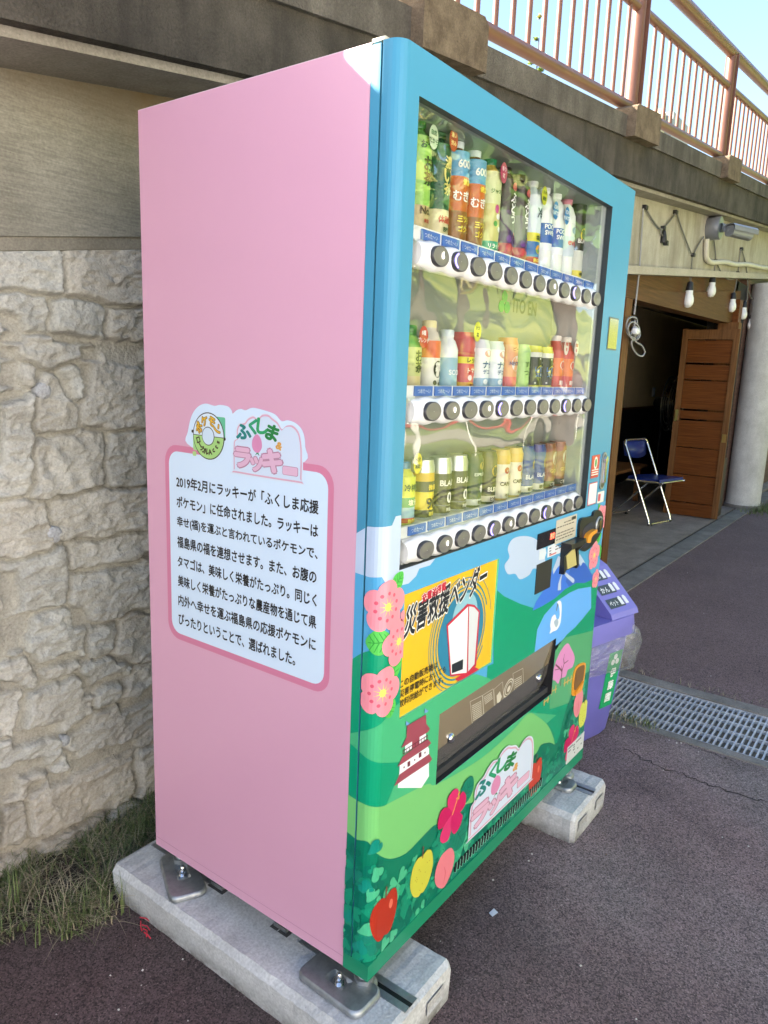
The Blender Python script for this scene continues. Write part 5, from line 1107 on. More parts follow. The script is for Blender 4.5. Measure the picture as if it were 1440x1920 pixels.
for r_, (zc, zs) in enumerate(ROWS):
    b = MB(); nseg = 12*8; V = []; prof = [(math.cos(a), math.sin(a)) for a in np.linspace(PI*.5, PI*1.5, 9)]
    for i in range(nseg+1):
        x = .086+(.945-.086)*i/nseg; sc2 = .0255+.0022*math.cos((x-XB[0])/.0706*2*PI)
        if i in (0, nseg): sc2 *= .8
        for cy_, cz_ in prof: V.append((x, .0175+cy_*.020*sc2/.0255*.98, zc+cz_*sc2))
    np_ = len(prof)
    b.add(V, [(i*np_+k, i*np_+k+1, (i+1)*np_+k+1, (i+1)*np_+k) for i in range(nseg) for k in range(np_-1)], M_WHITEP, True)
    b.add(V[:np_], [tuple(range(np_))], M_WHITEP); b.add(V[-np_:], [tuple(range(np_))[::-1]], M_WHITEP)
    b.box((.086, .0176, zc-.024), (.945, .03, zc+.024), M_WHITEP); b.box((.09, .026, zc+.0241), (.945, .031, zc+.047), M_WHITEP)
    rl = b.build('button_rail', vm, keep=True)
    for i, x in enumerate(XB):
        kd = KIND[r_][i]
        if kd not in proto:
            q_ = btn_mesh(2 if kd == 3 else kd)
            if kd == 3: q_ = btn_mesh(0); put_text(q_, '6', M_DIG, lambda u, v: Vector((u, -.0062, v)), .003, .002, None, .012, bold=.03, center=True)
            o = proto[kd] = q_.build('selection_button', rl)
        else: o = proto[kd].copy(); COL.objects.link(o)
        o.parent = rl; o.matrix_parent_inverse = Matrix(); o.location = (x, -.0020, zc)
        if tab0 is None: o = tab0 = tabm.build('price_tab', rl)
        else: o = tab0.copy(); COL.objects.link(o)
        o.parent = rl; o.matrix_parent_inverse = Matrix(); o.location = (x+.006, .0225, zc+.0275)
m = bpy.data.materials.new('window_acrylic'); m.use_nodes = True; N, L = m.node_tree.nodes, m.node_tree.links; N.remove(N['Principled BSDF'])
gl = N.new('ShaderNodeBsdfGlossy'); gl.inputs['Roughness'].default_value = .015; tr = N.new('ShaderNodeBsdfTransparent'); tr.inputs['Color'].default_value = (.96,.97,.96,1)
ge = N.new('ShaderNodeNewGeometry'); dt = N.new('ShaderNodeVectorMath'); dt.operation = 'DOT_PRODUCT'; L.new(ge.outputs['Normal'], dt.inputs[0]); L.new(ge.outputs['Incoming'], dt.inputs[1])
ab = N.new('ShaderNodeMath'); ab.operation = 'ABSOLUTE'; L.new(dt.outputs['Value'], ab.inputs[0]); om = N.new('ShaderNodeMath'); om.operation = 'SUBTRACT'; om.inputs[0].default_value = 1; L.new(ab.outputs[0], om.inputs[1])
pw_ = N.new('ShaderNodeMath'); pw_.operation = 'POWER'; pw_.inputs[1].default_value = 5; L.new(om.outputs[0], pw_.inputs[0])
mu = N.new('ShaderNodeMath'); mu.operation = 'MULTIPLY_ADD'; mu.inputs[1].default_value = .86; mu.inputs[2].default_value = .14; mu.use_clamp = True; L.new(pw_.outputs[0], mu.inputs[0])
tc = N.new('ShaderNodeTexCoord'); mp = N.new('ShaderNodeMapping'); mp.inputs['Scale'].default_value = (1, 1, 1.4); nz_ = N.new('ShaderNodeTexNoise'); nz_.inputs['Scale'].default_value = 4.0; nz_.inputs['Detail'].default_value = 1.5
bu = N.new('ShaderNodeBump'); bu.inputs['Strength'].default_value = .15; bu.inputs['Distance'].default_value = .03
L.new(tc.outputs['Object'], mp.inputs['Vector']); L.new(mp.outputs['Vector'], nz_.inputs['Vector']); L.new(nz_.outputs['Fac'], bu.inputs['Height']); L.new(bu.outputs['Normal'], gl.inputs['Normal'])
ms = N.new('ShaderNodeMixShader'); L.new(mu.outputs[0], ms.inputs[0]); L.new(tr.outputs[0], ms.inputs[1]); L.new(gl.outputs[0], ms.inputs[2]); L.new(ms.outputs[0], N['Material Output'].inputs['Surface'])
b = MB(); b.add([(x0+.0005,.0125,z0+.0005),(x1-.0005,.0125,z0+.0005),(x1-.0005,.0125,z1-.0005),(x0+.0005,.0125,z1-.0005)], [(0,1,2,3)], m); b.build('window_pane', vm, keep=True)
# ------------------------------------------------------------------ the display drinks: each one a thing of its own
DX0, DSP, DYY = .168, .0692, .078
PETP = [(.0,0),(.024,.0),(.0275,.004),(.0275,.135),(.0268,.150),(.018,.172),(.0125,.178),(.0125,.182)]
CANP = [(.0,0),(.021,0),(.0255,.006),(.0255,.100),(.0215,.110),(.022,.114)]
TALLP = [(.0,0),(.022,0),(.026,.006),(.026,.112),(.0225,.122),(.0230,.126)]
SLIMB = [(.0,0),(.022,0),(.0255,.004),(.0255,.086),(.019,.104),(.015,.108),(.015,.113)]
M_PETC = mat('clear_pet', (.75,.80,.80), rough=.1, coat=.5, spec=.6)
def cyl_label(mb, r, z0, z1, m, seg=22):
    mb.lathe([(r, z0), (r, z1)], (0,0,0), m, seg, cap=False)
def wrap_text(mb, txt, m, r, zc, h, wd=None, bold=.03, du=0.0, vert=False):
    if vert:
        n = len(txt)
        for i, c_ in enumerate(txt): put_text(mb, c_, m, lambda u, v: Vector((r*math.sin(u/r), -r*math.cos(u/r), v)), du, zc+(n/2-.5-i)*h*1.08, None, h, bold=bold, center=True, bb_of=bold)
    else: put_text(mb, txt, m, lambda u, v: Vector((r*math.sin(u/r), -r*math.cos(u/r), v)), du, zc, wd, h, bold=bold, center=True)
def drink(row, i, name, cat, label, shape, body, bands, texts, cap=None, group=None, tagc=None, hs=1.0, spots=()):
    prof = {'pet': PETP, 'can': CANP, 'tall': TALLP, 'bc': SLIMB}[shape]; zs = ROWS[row][1]; x = DX0+DSP*i
    t = thing(name, label, cat, (x, DYY, zs), group)
    loc = Vector((x, DYY, zs)); P = [(r_, z_*hs) for r_, z_ in prof]; R_ = max(p[0] for p in P)
    def put(mb, nm):
        mb.v = [tuple(Vector(v)+loc) for v in mb.v]; return mb.build(nm, t)
    b = MB(); b.lathe(P[1:], (0,0,0), body if not isinstance(body, str) else vinyl(body), 22); put(b, 'bottle' if shape in ('pet', 'bc') else 'can_body')
    b = MB(); lo = None
    for z0, z1, c_ in bands: cyl_label(b, R_+.0004, z0*hs, z1*hs, vinyl(c_))
    for k, (u, z_, ru, rz, c_) in enumerate(spots):
        rr_ = R_+.0008+.00015*k; b.add([Vector((rr_*math.sin((u+a)/rr_), -rr_*math.cos((u+a)/rr_), (z_+e)*1.0)) for a, e in circ(0, 0, ru, 20, rz)], [tuple(range(20))], vinyl(c_))
    for tx in texts:
        s_, z_, h_, c_ = tx[:4]; kw = tx[4] if len(tx) > 4 else {}
        wrap_text(b, s_, vinyl(c_), R_+.0016, z_*hs, h_, **kw)
    put(b, 'label')
    if cap:
        top = P[-1][1]; b = MB()
        b.lathe([(.0145, top-.002), (.015, top), (.015, top+.012), (.013, top+.014)], (0,0,0), vinyl(cap), 18); put(b, 'cap')
    if tagc:
        c_, tc_, tt, tz = tagc; b = MB(); rr_ = R_+.004
        f = lambda u, v, d: Vector((u+.006, -rr_-d, v+tz))
        b.prism(circ(0, 0, .015, 22, .021), f, 0, .0006, vinyl(c_))
        for k, s_ in enumerate(tt): put_text(b, s_, vinyl(tc_), lambda u, v: f(u, v, .0009), 0, .008-.014*k, None, .009, bold=.03, center=True)
        put(b, 'shelf_tag')
    return t
V_ = dict(vert=True)
TOP, MID, LOW = 'drinks on the top display row', 'drinks on the middle display row', 'drinks on the bottom display row'
# top row
drink(0,0,'tea_bottle','drink','light green tea bottle at the left end of the top row','pet','#5c9a4e',[(.004,.045,'#b9a678'),(.045,.165,'#8fc25c')],[('お〜い','0'and .15,.012,'#1f4a2c'),('お茶',.105,.024,'#1c3a24',V_),('No.1',.036,.013,'#4a3a22'),('無糖',.018,.007,'#a03a30')],'#2f7a3c',TOP,('#c9dcc0','#2f6a3c',('自然','だから'),.165))
drink(0,1,'tea_bottle','drink','dark green strong tea bottle with a red tag above it','pet','#1f4a34',[(.004,.05,'#cfc49a'),(.05,.168,'#1f5438')],[('濃い茶',.112,.022,'#d8cf7a',V_),('体脂肪',.032,.013,'#c03a30'),('BMI',.014,.008,'#33482f')],'#1f5438',TOP,('#b5482c','#f6e8a0',('濃い','渋み'),.178))
drink(0,2,'barley_tea_bottle','drink','left of the two orange barley tea bottles with blue tops','pet','#6d4526',[(.004,.06,'#8a5a2c'),(.06,.125,'#c2642e'),(.125,.172,'#5f9fc4')],[('600ml',.148,.014,'#e9efe8'),('健康',.115,.011,'#f0d44a'),('むぎ茶',.088,.02,'#f4f2ea'),('三ツ星',.045,.012,'#f3df4a'),('ゴクッ',.026,.012,'#f3df4a')],'#d8e4ea',TOP)
drink(0,3,'barley_tea_bottle','drink','right of the two orange barley tea bottles with blue tops','pet','#6d4526',[(.004,.06,'#8a5a2c'),(.06,.125,'#c2642e'),(.125,.172,'#5f9fc4')],[('600ml',.148,.014,'#e9efe8'),('健康',.115,.011,'#f0d44a'),('むぎ茶',.088,.02,'#f4f2ea'),('三ツ星',.045,.012,'#f3df4a'),('ゴクッ',.026,.012,'#f3df4a')],'#d8e4ea',TOP)
drink(0,4,'jasmine_tea_bottle','drink','pale yellow green jasmine tea bottle with white blossom on its label','pet','#b9a64e',[(.004,.024,'#2f9a78'),(.024,.10,'#c6c27a'),(.10,.165,'#cfd6a2')],[('リラックス',.014,.009,'#f2f4ec'),('ジャスミン',.125,.009,'#4f7a3c')],'#2f8a5c',TOP,('#b83a6a','#f6e6ec',('香り','花'),.165),spots=((.0,.075,.007,.006,'#eef2ea'),(-.008,.06,.006,.006,'#57a14c'),(.007,.05,.007,.006,'#eef2ea'),(-.006,.09,.006,.009,'#c0408a')))
for k,i in enumerate((5,6)):
    drink(0,i,'grape_bottle','drink',('left','right')[k]+' of the two dark purple grape drink bottles','pet','#3b2838',[(.004,.03,'#a83048'),(.03,.10,'#4a2a58'),(.10,.165,'#35242c')],[('ぶどう',.105,.02,'#efe8f0',V_)],'#2c2028',TOP,spots=((-.009,.04,.008,.008,'#6a3a8a'),(.006,.034,.008,.008,'#5a2f7c'),(-.002,.052,.008,.008,'#3a2260'),(.010,.05,.006,.006,'#b0405a'),(-.01,.02,.008,.008,'#c03a52'),(.008,.018,.008,.007,'#d0485a'),(.0,.150,.009,.009,'#b84a5c')))
drink(0,7,'lemon_water_bottle','drink','white and light blue lemon water bottle with a yellow band','pet','#c8d8e0',[(.004,.020,'#b8472e'),(.020,.055,'#2f6fae'),(.055,.075,'#d8d23c'),(.075,.16,'#d4e2ea')],[('冷',.12,.024,'#4a5a6a'),('塩分',.064,.011,'#3a4a2a'),('熱中症',.012,.010,'#f2df6a')],'#e4eaee',TOP,('#c8cf3a','#3a4a1c',('水分','補給'),.160),spots=((.0,.038,.010,.010,'#e0a53a'),(.0,.034,.010,.004,'#7ab84a')))
for k,i in enumerate((8,9)):
    drink(0,i,'sports_drink_bottle','drink',('left','right')[k]+' of the two clear sports drink bottles with blue wave labels','pet',M_PETC,[(.045,.062,'#e6ecf2'),(.062,.108,'#2558b0')],[('POCARI',.100,.010,'#eef2f6'),('SWEAT',.086,.010,'#eef2f6')],'#e8ecee',TOP,('#2f7fc4','#eaf2f8',('ION','WATER'),.140))
drink(0,10,'mineral_water_bottle','drink','clear mineral water bottle with upright pink lettering','pet',M_PETC,[(.05,.10,'#c4d2dc')],[('evian',.085,.014,'#c9486a',dict(vert=False))],'#d88aa0',TOP,spots=((.0,.115,.010,.009,'#7f90b8'),))
drink(0,11,'coffee_bottle','drink','black coffee bottle with a gold badge at the right end of the top row','bc','#1c1a18',[(.004,.016,'#d8c84a'),(.016,.05,'#c9ccc4'),(.05,.150,'#22241f')],[('BLACK',.066,.010,'#e4e2da'),('無糖',.01,.008,'#33301f')],'#20201e',TOP,None,1.5,spots=((.0,.115,.014,.018,'#c8a33c'),(.0,.115,.010,.013,'#2c2a20')))
# middle row
drink(1,0,'tea_bottle','drink','short green tea bottle with a beige label at the left of the middle row','bc','#4f9a44',[(.004,.030,'#c8b88a'),(.030,.085,'#b7bf7c')],[('お茶',.058,.020,'#2c3a1c',V_)],'#3f8a3c',MID,('#c03a34','#f6ecec',('8種','ブレンド'),.105))
drink(1,1,'oolong_bottle','drink','white oolong tea bottle with a black oval and an orange band','bc','#c9c5b4',[(.004,.060,'#d9d7ce'),(.060,.090,'#d0602c')],[('黒',.044,.017,'#f0efe8')],'#d8d4a0',MID,spots=((.0,.045,.013,.017,'#22221f'),(-.008,.018,.005,.005,'#3a3a36'),(.006,.015,.005,.005,'#3a3a36')),hs=1.12)
drink(1,2,'soda_bottle','drink','pale blue soda bottle between the oolong bottle and the red tomato can','bc',M_PETC,[(.01,.07,'#8fb6c8')],[('SODA',.04,.010,'#e8eef0')],'#d0dce2',MID)
drink(1,3,'tomato_can','drink','tall red tomato drink can with a yellow strip','tall','#b8303a',[(.006,.02,'#d8a03a'),(.02,.06,'#c9505a'),(.06,.074,'#e0d43a'),(.074,.112,'#b02c38')],[('レッド',.067,.011,'#22201a'),('トマト',.045,.010,'#f2e6e0'),('熱中',.013,.008,'#8a2a1c')],None,MID,('#cfd33a','#2f3a1c',('水分','塩'),.128),spots=((.0,.045,.013,.013,'#c02838'),(-.008,.03,.006,.006,'#f0d8d8'),(.008,.09,.006,.006,'#f0d0d0')))
for k,i in enumerate((4,5)):
    drink(1,i,'coconut_jelly_can','drink',('left','right')[k]+' of the two white and blue jelly drink cans','can','#c2cdd6',[(.006,.030,'#8fb4d0'),(.030,.095,'#dfe5ea')],[('ナタ',.06,.016,'#39618e'),('デココ',.044,.010,'#39618e')],None,MID,spots=((-.006,.022,.007,.006,'#e8eef2'),(.008,.018,.008,.006,'#5f8fc0'),(.0,.084,.013,.008,'#c88f9a')))
drink(1,6,'peach_can','drink','orange pink nectar can with a white oval','tall','#d88a5c',[(.006,.035,'#d8626a'),(.035,.110,'#d99a72')],[('NECTAR',.066,.008,'#5a4a7a'),('ピーチ',.10,.009,'#9a2f3a')],None,MID,spots=((.0,.066,.016,.018,'#ece6e2'),))
drink(1,7,'apple_can','drink','light green crushed apple drink can','can','#9fc08a',[(.006,.095,'#a9cf84')],[('すり',.066,.013,'#4a7a3c'),('つぶ',.046,.013,'#4a7a3c')],None,MID)
for k,i in enumerate((8,9)):
    drink(1,i,'lemon_soda_can','drink',('left','right')[k]+' of the two black dotted lemon soda cans','can','#c7c04a',[(.006,.016,'#d0c64a'),(.016,.086,'#23252a'),(.086,.098,'#d9d9cf')],[('レモン',.056,.011,'#4a7ac8'),('スカッ',.042,.011,'#4a7ac8')],None,MID,spots=((.0,.050,.014,.016,'#dfdc5c'),)+tuple((.006*((j*5)%7-3),.022+.010*(j%7),.0022,.0022,'#e8e8dc') for j in range(12)))
for k,i in enumerate((10,11)):
    drink(1,i,'red_soda_bottle','drink',('left','right')[k]+' of the two red and orange bottles in the middle row','bc','#b8402c',[(.004,.035,'#c02c34'),(.035,.075,'#d8702c'),(.075,.092,'#b83030')],[('果実',.02,.012,'#f0e4e0')],'#e2ded6',MID,('#d8d4cc','#c03a2c',('炭酸','強'),.118),hs=1.18,spots=((.0,.07,.012,.012,'#d9d0c4'),(.0,.07,.009,.009,'#c23c2c')))
# bottom row
drink(2,0,'lemon_can','drink','yellow green chilled lemon bottle at the left end of the bottom row','bc','#cfd65a',[(.004,.014,'#c23a2c'),(.014,.036,'#8fb8c4'),(.036,.056,'#3f9a5c'),(.056,.098,'#d0d646')],[('冷檸檬',.076,.014,'#3a5a2a'),('塩分',.046,.012,'#e8eecf'),('熱中症',.008,.008,'#f4df5a')],'#3f8ac0',LOW,('#d8c93a','#33301a',('水分','補給'),.125))
M_SIL = mat('brushed_can', (.60,.61,.62), rough=.28, metal=.8)
drink(2,1,'coffee_can','drink','black and yellow coffee can marked 90 in the bottom row','tall',M_SIL,[(.006,.022,'#2a2926'),(.022,.060,'#d6c02c'),(.060,.082,'#22211e'),(.082,.100,'#cfa92c')],[('90',.036,.022,'#26251f'),('微糖',.07,.011,'#e0c23a'),('糖類',.014,.008,'#d8c84a')],None,LOW)
for k,i in enumerate((2,3)):
    drink(2,i,'black_coffee_can','drink',('left','right')[k]+' of the two silver and black coffee cans marked 0','tall',M_SIL,[(.006,.022,'#3a3836'),(.024,.092,'#2a2624')],[('BLACK',.072,.012,'#e4e2dc'),('0',.040,.022,'#efeee8'),('無糖',.014,.008,'#d8d6d0')],None,LOW)
drink(2,4,'espresso_can','drink','dark green espresso can with a white cup mark','tall','#16372b',[(.006,.020,'#c9cfc4'),(.020,.112,'#17382c')],[('ESPRESSO',.078,.007,'#cfd6c8'),('微糖',.013,.008,'#33382f')],None,LOW,spots=((.004,.045,.007,.010,'#e6e4da'),(.002,.098,.010,.009,'#8f7d3c')))
drink(2,5,'blend_can','drink','black brown blend coffee can with a gold seal','tall','#2a221c',[(.006,.020,'#cfc6b4'),(.020,.112,'#2c231d')],[('BLEND',.036,.010,'#e0d8c4'),('ビター',.013,.009,'#4a3a2a')],None,LOW,spots=((.0,.080,.013,.013,'#b8963c'),(.0,.080,.009,.009,'#3a2c1c')))
for k,i in enumerate((6,7)):
    drink(2,i,'cafe_au_lait_can','drink',('left','right')[k]+' of the two cream coloured milk coffee cans','tall','#c9a860',[(.006,.020,'#d8d2bc'),(.020,.090,'#ded6c0'),(.090,.112,'#c8a24c')],[('CAFE AU',.042,.009,'#4a3626'),('牛乳',.013,.009,'#6a4a30')],None,LOW,spots=((-.007,.075,.008,.008,'#b04a30'),(.008,.062,.008,.012,'#a98a4a')))
for k,i in enumerate((8,9)):
    drink(2,i,'blue_coffee_can','drink',('left','right')[k]+' of the two dark blue coffee cans with a gold oval','tall','#253f86',[(.006,.022,'#d6d2c4'),(.022,.112,'#27438e')],[('BLACK',.046,.011,'#e2e4ea'),('華やか',.014,.010,'#4a3f2c')],None,LOW,spots=((.006,.078,.009,.012,'#b59a4a'),))
for k,i in enumerate((10,11)):
    drink(2,i,'brown_coffee_can','drink',('left','right')[k]+' of the two copper brown coffee cans at the right of the bottom row','tall','#7a4630',[(.006,.022,'#2f2622'),(.022,.112,'#8a4f38')],[('ご褒美',.014,.010,'#e0d6c4'),('GOLD',.05,.009,'#d0a860')],None,LOW,spots=((.0,.085,.012,.018,'#c0b4a4'),))
# ------------------------------------------------------------------ concrete sleepers, brackets, litter, grass
def sleeper(x0, x1, y0, y1, label):
    t = thing('concrete_sleeper', label, 'concrete block', ((x0+x1)/2, y0, 0), 'sleepers under the machine')
    bm = bmesh.new(); h = .095; ch = .012
    b = MB(); 
    prof = [(x0+.006, 0), (x1-.006, 0), (x1, h-ch-.004), (x1-ch, h), (x0+ch, h), (x0, h-ch-.004)]
    ys = list(np.linspace(y0+.012, y1-.012, 60)); rs_ = random.Random(int(x0*100)+9)
    V = []; Fq = []
    def secs(y, k, jit):
        cx_ = (x0+x1)/2
        return [(cx_+(u-cx_)*k+jit*rs_.uniform(-1, 1), y, (v if v == 0 else v*(k if k < 1 else 1))+(jit*rs_.uniform(-1, 1) if v else 0)) for u, v in prof]
    rows = [secs(y0, .93, 0)]+[secs(y, 1, .0009) for y in ys]+[secs(y1, .93, 0)]
    for r_ in rows: V += r_
    n = 6
    for i in range(len(rows)-1):
        for k in range(n): Fq.append((i*n+k, i*n+(k+1) % n, (i+1)*n+(k+1) % n, (i+1)*n+k))
    Fq += [tuple(range(n))[::-1], tuple((len(rows)-1)*n+k for k in range(n))]
    b.add(V, Fq, M_BLOCK); 
    b.build('block', t)
    # cast-in handling recess shown on the front end
    cx_ = (x0+x1)/2; RCS = concrete('recess_concrete', (.34,.335,.325), (.50,.49,.48), bump=.2)
    for dx in (-.072, .072):
        b = MB(); b.add([(cx_+dx-.034, y0-.004, .030), (cx_+dx+.034, y0-.004, .030), (cx_+dx+.034, y0-.004, .064), (cx_+dx-.034, y0-.004, .064), (cx_+dx-.025, y0-.0006, .036), (cx_+dx+.025, y0-.0006, .036), (cx_+dx+.025, y0-.0006, .058), (cx_+dx-.025, y0-.0006, .058)], [(0,1,5,4),(1,2,6,5),(2,3,7,6),(3,0,4,7),(4,5,6,7)], RCS)
        b.build('handling_recess', t)
    # steel channel let into the top
    xc = x0+.135 if x0 < .5 else x0+.165
    for a, c in ((y0+.004, y0+.30), (y1-.26, y1-.02)):
        b = MB(); b.box((xc-.022, a, .0952), (xc-.006, c, .0972), M_STEEL); b.box((xc+.006, a, .0952), (xc+.022, c, .0972), M_STEEL); b.box((xc-.0059, a, .0951), (xc+.0059, c, .0957), M_BLACK); b.build('anchor_channel', t)
    for yy in ((y0+y1)/2-.10, (y0+y1)/2+.12):
        b = MB(); b.box((xc-.028, yy, .0951), (xc+.028, yy+.055, .0956), mat('slot_shadow_gap', (.06,.06,.058), rough=.9)); b.box((xc-.02, yy+.01, .0957), (xc+.014, yy+.05, .104), M_STEEL); b.build('anchor_slot', t)
    return t
sleeper(-.076, .222, -.078, .785, 'long concrete sleeper carrying the pink side of the machine')
sleeper(.908, 1.182, -.082, .785, 'concrete sleeper sticking out under the far end of the machine')
def bracket(c, ang, ln, label, pw_=.12):
    t = thing('hold_down_bracket', label, 'steel bracket', (c[0], c[1], .097), 'steel hold-down brackets on the sleepers')
    ca, sa = math.cos(ang), math.sin(ang)
    g = lambda u, v, z: Vector((c[0]+u*ca-v*sa, c[1]+u*sa+v*ca, z))
    b = MB(); out = rrect(-ln/2, -pw_/2, ln/2, pw_/2, .022, 5); n = len(out)
    def sc_(k, z): return [g(u-(ln/2-.022)*0, v, z) if k == 1 else g(u*(1-(1-k)*.06), v*(1-(1-k)*.10), z) for u, v in out]
    rings = [sc_(1, .0975), sc_(1, .1035), sc_(.7, .1085), sc_(0, .1105)]
    V = [p for r_ in rings for p in r_]; Fq = [(i*n+k, i*n+(k+1) % n, (i+1)*n+(k+1) % n, (i+1)*n+k) for i in range(3) for k in range(n)]
    b.add(V, Fq, M_STEEL, True)
    
    # top face with a dished bolt seat
    top = rings[-1]; a0 = [(math.atan2(p[1]-c[1], p[0]-c[0])) for p in top]
    hole = [Vector((c[0]+.030*math.cos(a), c[1]+.030*math.sin(a), .1105)) for a in a0]; low = [Vector((c[0]+.020*math.cos(a), c[1]+.020*math.sin(a), .1045)) for a in a0]
    b.add(top+hole+low, [(k, (k+1) % n, n+(k+1) % n, n+k) for k in range(n)]+[(n+k, n+(k+1) % n, 2*n+(k+1) % n, 2*n+k) for k in range(n)]+[tuple(range(2*n, 3*n))], M_STEEL); b.build('plate', t)
    b = MB(); b.lathe([(.015, .1046), (.015, .107)], (c[0], c[1], 0), M_CHROME, 20); b.lathe([(.0105, .1071), (.0105, .1155)], (c[0], c[1], 0), M_CHROME, 6); b.lathe([(.006, .1156), (.006, .126), (.004, .128)], (c[0], c[1], 0), M_CHROME, 12); b.build('bolt', t)
    return t
P1 = bp(342, 1632, 2, .115); bracket((P1.x, P1.y), math.radians(62), .18, 'steel hold-down bracket at the rear corner of the pink side', .092)
P1 = bp(636, 1834, 2, .115); bracket((P1.x+.0, P1.y), math.radians(88), .175, 'steel hold-down bracket under the front corner of the pink side', .09)
bracket((1.045, .03), math.radians(90), .11, 'steel hold-down bracket at the far front foot', .07)
p = bp(925, 1712, 2, .004); b = MB(); b.add([(p.x-.012, p.y-.004, .003), (p.x+.010, p.y-.009, .004), (p.x+.014, p.y+.006, .006), (p.x-.006, p.y+.010, .003)], [(0,1,2,3)], vinyl('#cfd8e0')); tag(b.build('paper_scrap'), 'small white paper scrap lying on the dark asphalt', 'litter')
b = MB(); rs_ = random.Random(2)
for k in range(5):
    q0 = bp(262+k*2, 1720+k*7, 2, .012); b.tube([tuple(q0), (q0.x+.010*rs_.uniform(-1,1), q0.y-.012, .010), (q0.x+.015*rs_.uniform(-1,1), q0.y-.022, .004)], .0016, vinyl('#c22a3c'), 5)
tag(b.build('red_string'), 'short piece of red string in the dry grass beside the sleeper', 'litter')

# grass: dry and green blades along the foot of the stone wall and round the sleeper's end
def in_poly(x, y, P):
    c = False; n = len(P)
    for i in range(n):
        (xa, ya), (xb, yb) = P[i], P[(i+1) % n]
        if (ya > y) != (yb > y) and x < (xb-xa)*(y-ya)/(yb-ya)+xa: c = not c
    return c
M_G1 = mat('green_blade', (.095,.14,.04), rough=.6, col2=(.16,.20,.07), var=.2, scale=9); M_G2 = mat('dry_blade', (.34,.285,.18), rough=.7, col2=(.52,.45,.30), var=.2, scale=9); M_G3 = mat('grey_blade', (.20,.165,.11), rough=.8)
PG = [tuple(bp(x, y, 2, 0)[:2]) for x, y in ((-160,1820),(20,1770),(60,1740),(130,1765),(190,1735),(225,1735),(212,1640),(300,1575),(330,1480),(290,1485),(-160,1730))]
PG2 = [(-3, .80), (-.5, .82), (-.25, .84), (-.12, .82), (.15, .80), (.3, .80), (1.1, .84), (1.1, 1.06), (-3, 1.06)]
ga = random.Random(17); b = MB(); cnt = 0
def blade(x, y, h, ln, az, m, wd):
    pts = []; n = 4; dx, dy = math.cos(az), math.sin(az)
    for i in range(n+1):
        t = i/n; pts.append((x+dx*ln*t*t, y+dy*ln*t*t, h*(t*(1.35-.35*t) if ln < h else t*(2-t)*.9+.1*t*(1-t))))
    V = []; 
    for i, p in enumerate(pts):
        w_ = wd*(1-i/n*.9); V += [(p[0]-dy*w_, p[1]+dx*w_, p[2]), (p[0]+dy*w_, p[1]-dx*w_, p[2])]
    b.add(V, [(2*i, 2*i+1, 2*i+3, 2*i+2) for i in range(n)], m)
def scatter(P, N_, dens=None):
    xs = [p[0] for p in P]; ys = [p[1] for p in P]; k = 0
    while k < N_:
        x, y = ga.uniform(min(xs), max(xs)), ga.uniform(min(ys), max(ys))
        if not in_poly(x, y, P): k += .2; continue
        if x > -.085 and x < .23 and y < .79: k += .2; continue
        k += 1
        tuft = vn(x, y)
        if tuft < .35 and ga.random() < .7: continue
        u = ga.random(); near = y > .93
        if u < .52*(.4+tuft): blade(x, y, ga.uniform(.025, .075)*(.6+tuft*.7), ga.uniform(.01, .09), ga.uniform(0, 6.28), M_G1, ga.uniform(.0012, .0026))
        elif u < .85: blade(x, y, ga.uniform(.012, .07), ga.uniform(.03, .14), ga.uniform(0, 6.28), M_G2, ga.uniform(.0008, .0019))
        else: blade(x, y, ga.uniform(.006, .03), ga.uniform(.03, .10), ga.uniform(0, 6.28), M_G3, ga.uniform(.0009, .002))
def vn(x, y): return float(vnoise(np.array([x+9.0]), np.array([y+4.0]), 9, 31)[0])
scatter(PG, 4200); scatter(PG2, 6500)
for x, y, h in ((28,1640,.15),(190,1600,.10),(390,1700,.06),(240,1640,.12),(120,1690,.12),(60,1700,.11),(150,1650,.10)):
    p = bp(x, y+70, 2, 0); 
    for _ in range(5): blade(p.x+ga.uniform(-.02,.02), min(1.03, p.y+ga.uniform(-.02,.02)), h*ga.uniform(.6,1.1), ga.uniform(.01,.04), ga.uniform(0,6.28), M_G1, .0022)
tag(b.build('grass', keep=True), 'dry straw and green grass growing along the foot of the stone wall', 'grass', kind='stuff')
soil = MB(); soil.add([(x, y, .003+.001*math.sin(9*x)) for x, y in PG2], [tuple(range(len(PG2)))], mat('soil', (.065,.05,.038), rough=1, var=.4, scale=20, bump=1, bscale=90))
tag(soil.build('soil_strip', keep=True), kind='structure')
b = MB()                                          # weeds in the drain edge
for k in range(170):
    blade(1.83+ga.gauss(0, .018), .02+ga.gauss(0, .055), ga.uniform(.01, .045), ga.uniform(.005, .04), ga.uniform(0, 6.28), M_G1 if k % 3 else M_G2, .0018)
for k in range(260):
    blade(2.37+ga.gauss(0, .02), ga.uniform(-1.5, .6), ga.uniform(.008, .03), ga.uniform(.005, .05), ga.uniform(0, 6.28), M_G2 if k % 3 else M_G1, .0016)
for k in range(400):
    blade(7.95+ga.gauss(0, .18), .62+ga.gauss(0, .10), ga.uniform(.02, .10), ga.uniform(.01, .08), ga.uniform(0, 6.28), M_G1, .004)
tag(b.build('weeds', keep=True), 'small weeds in the edges of the drain and by the column', 'weeds', kind='stuff')

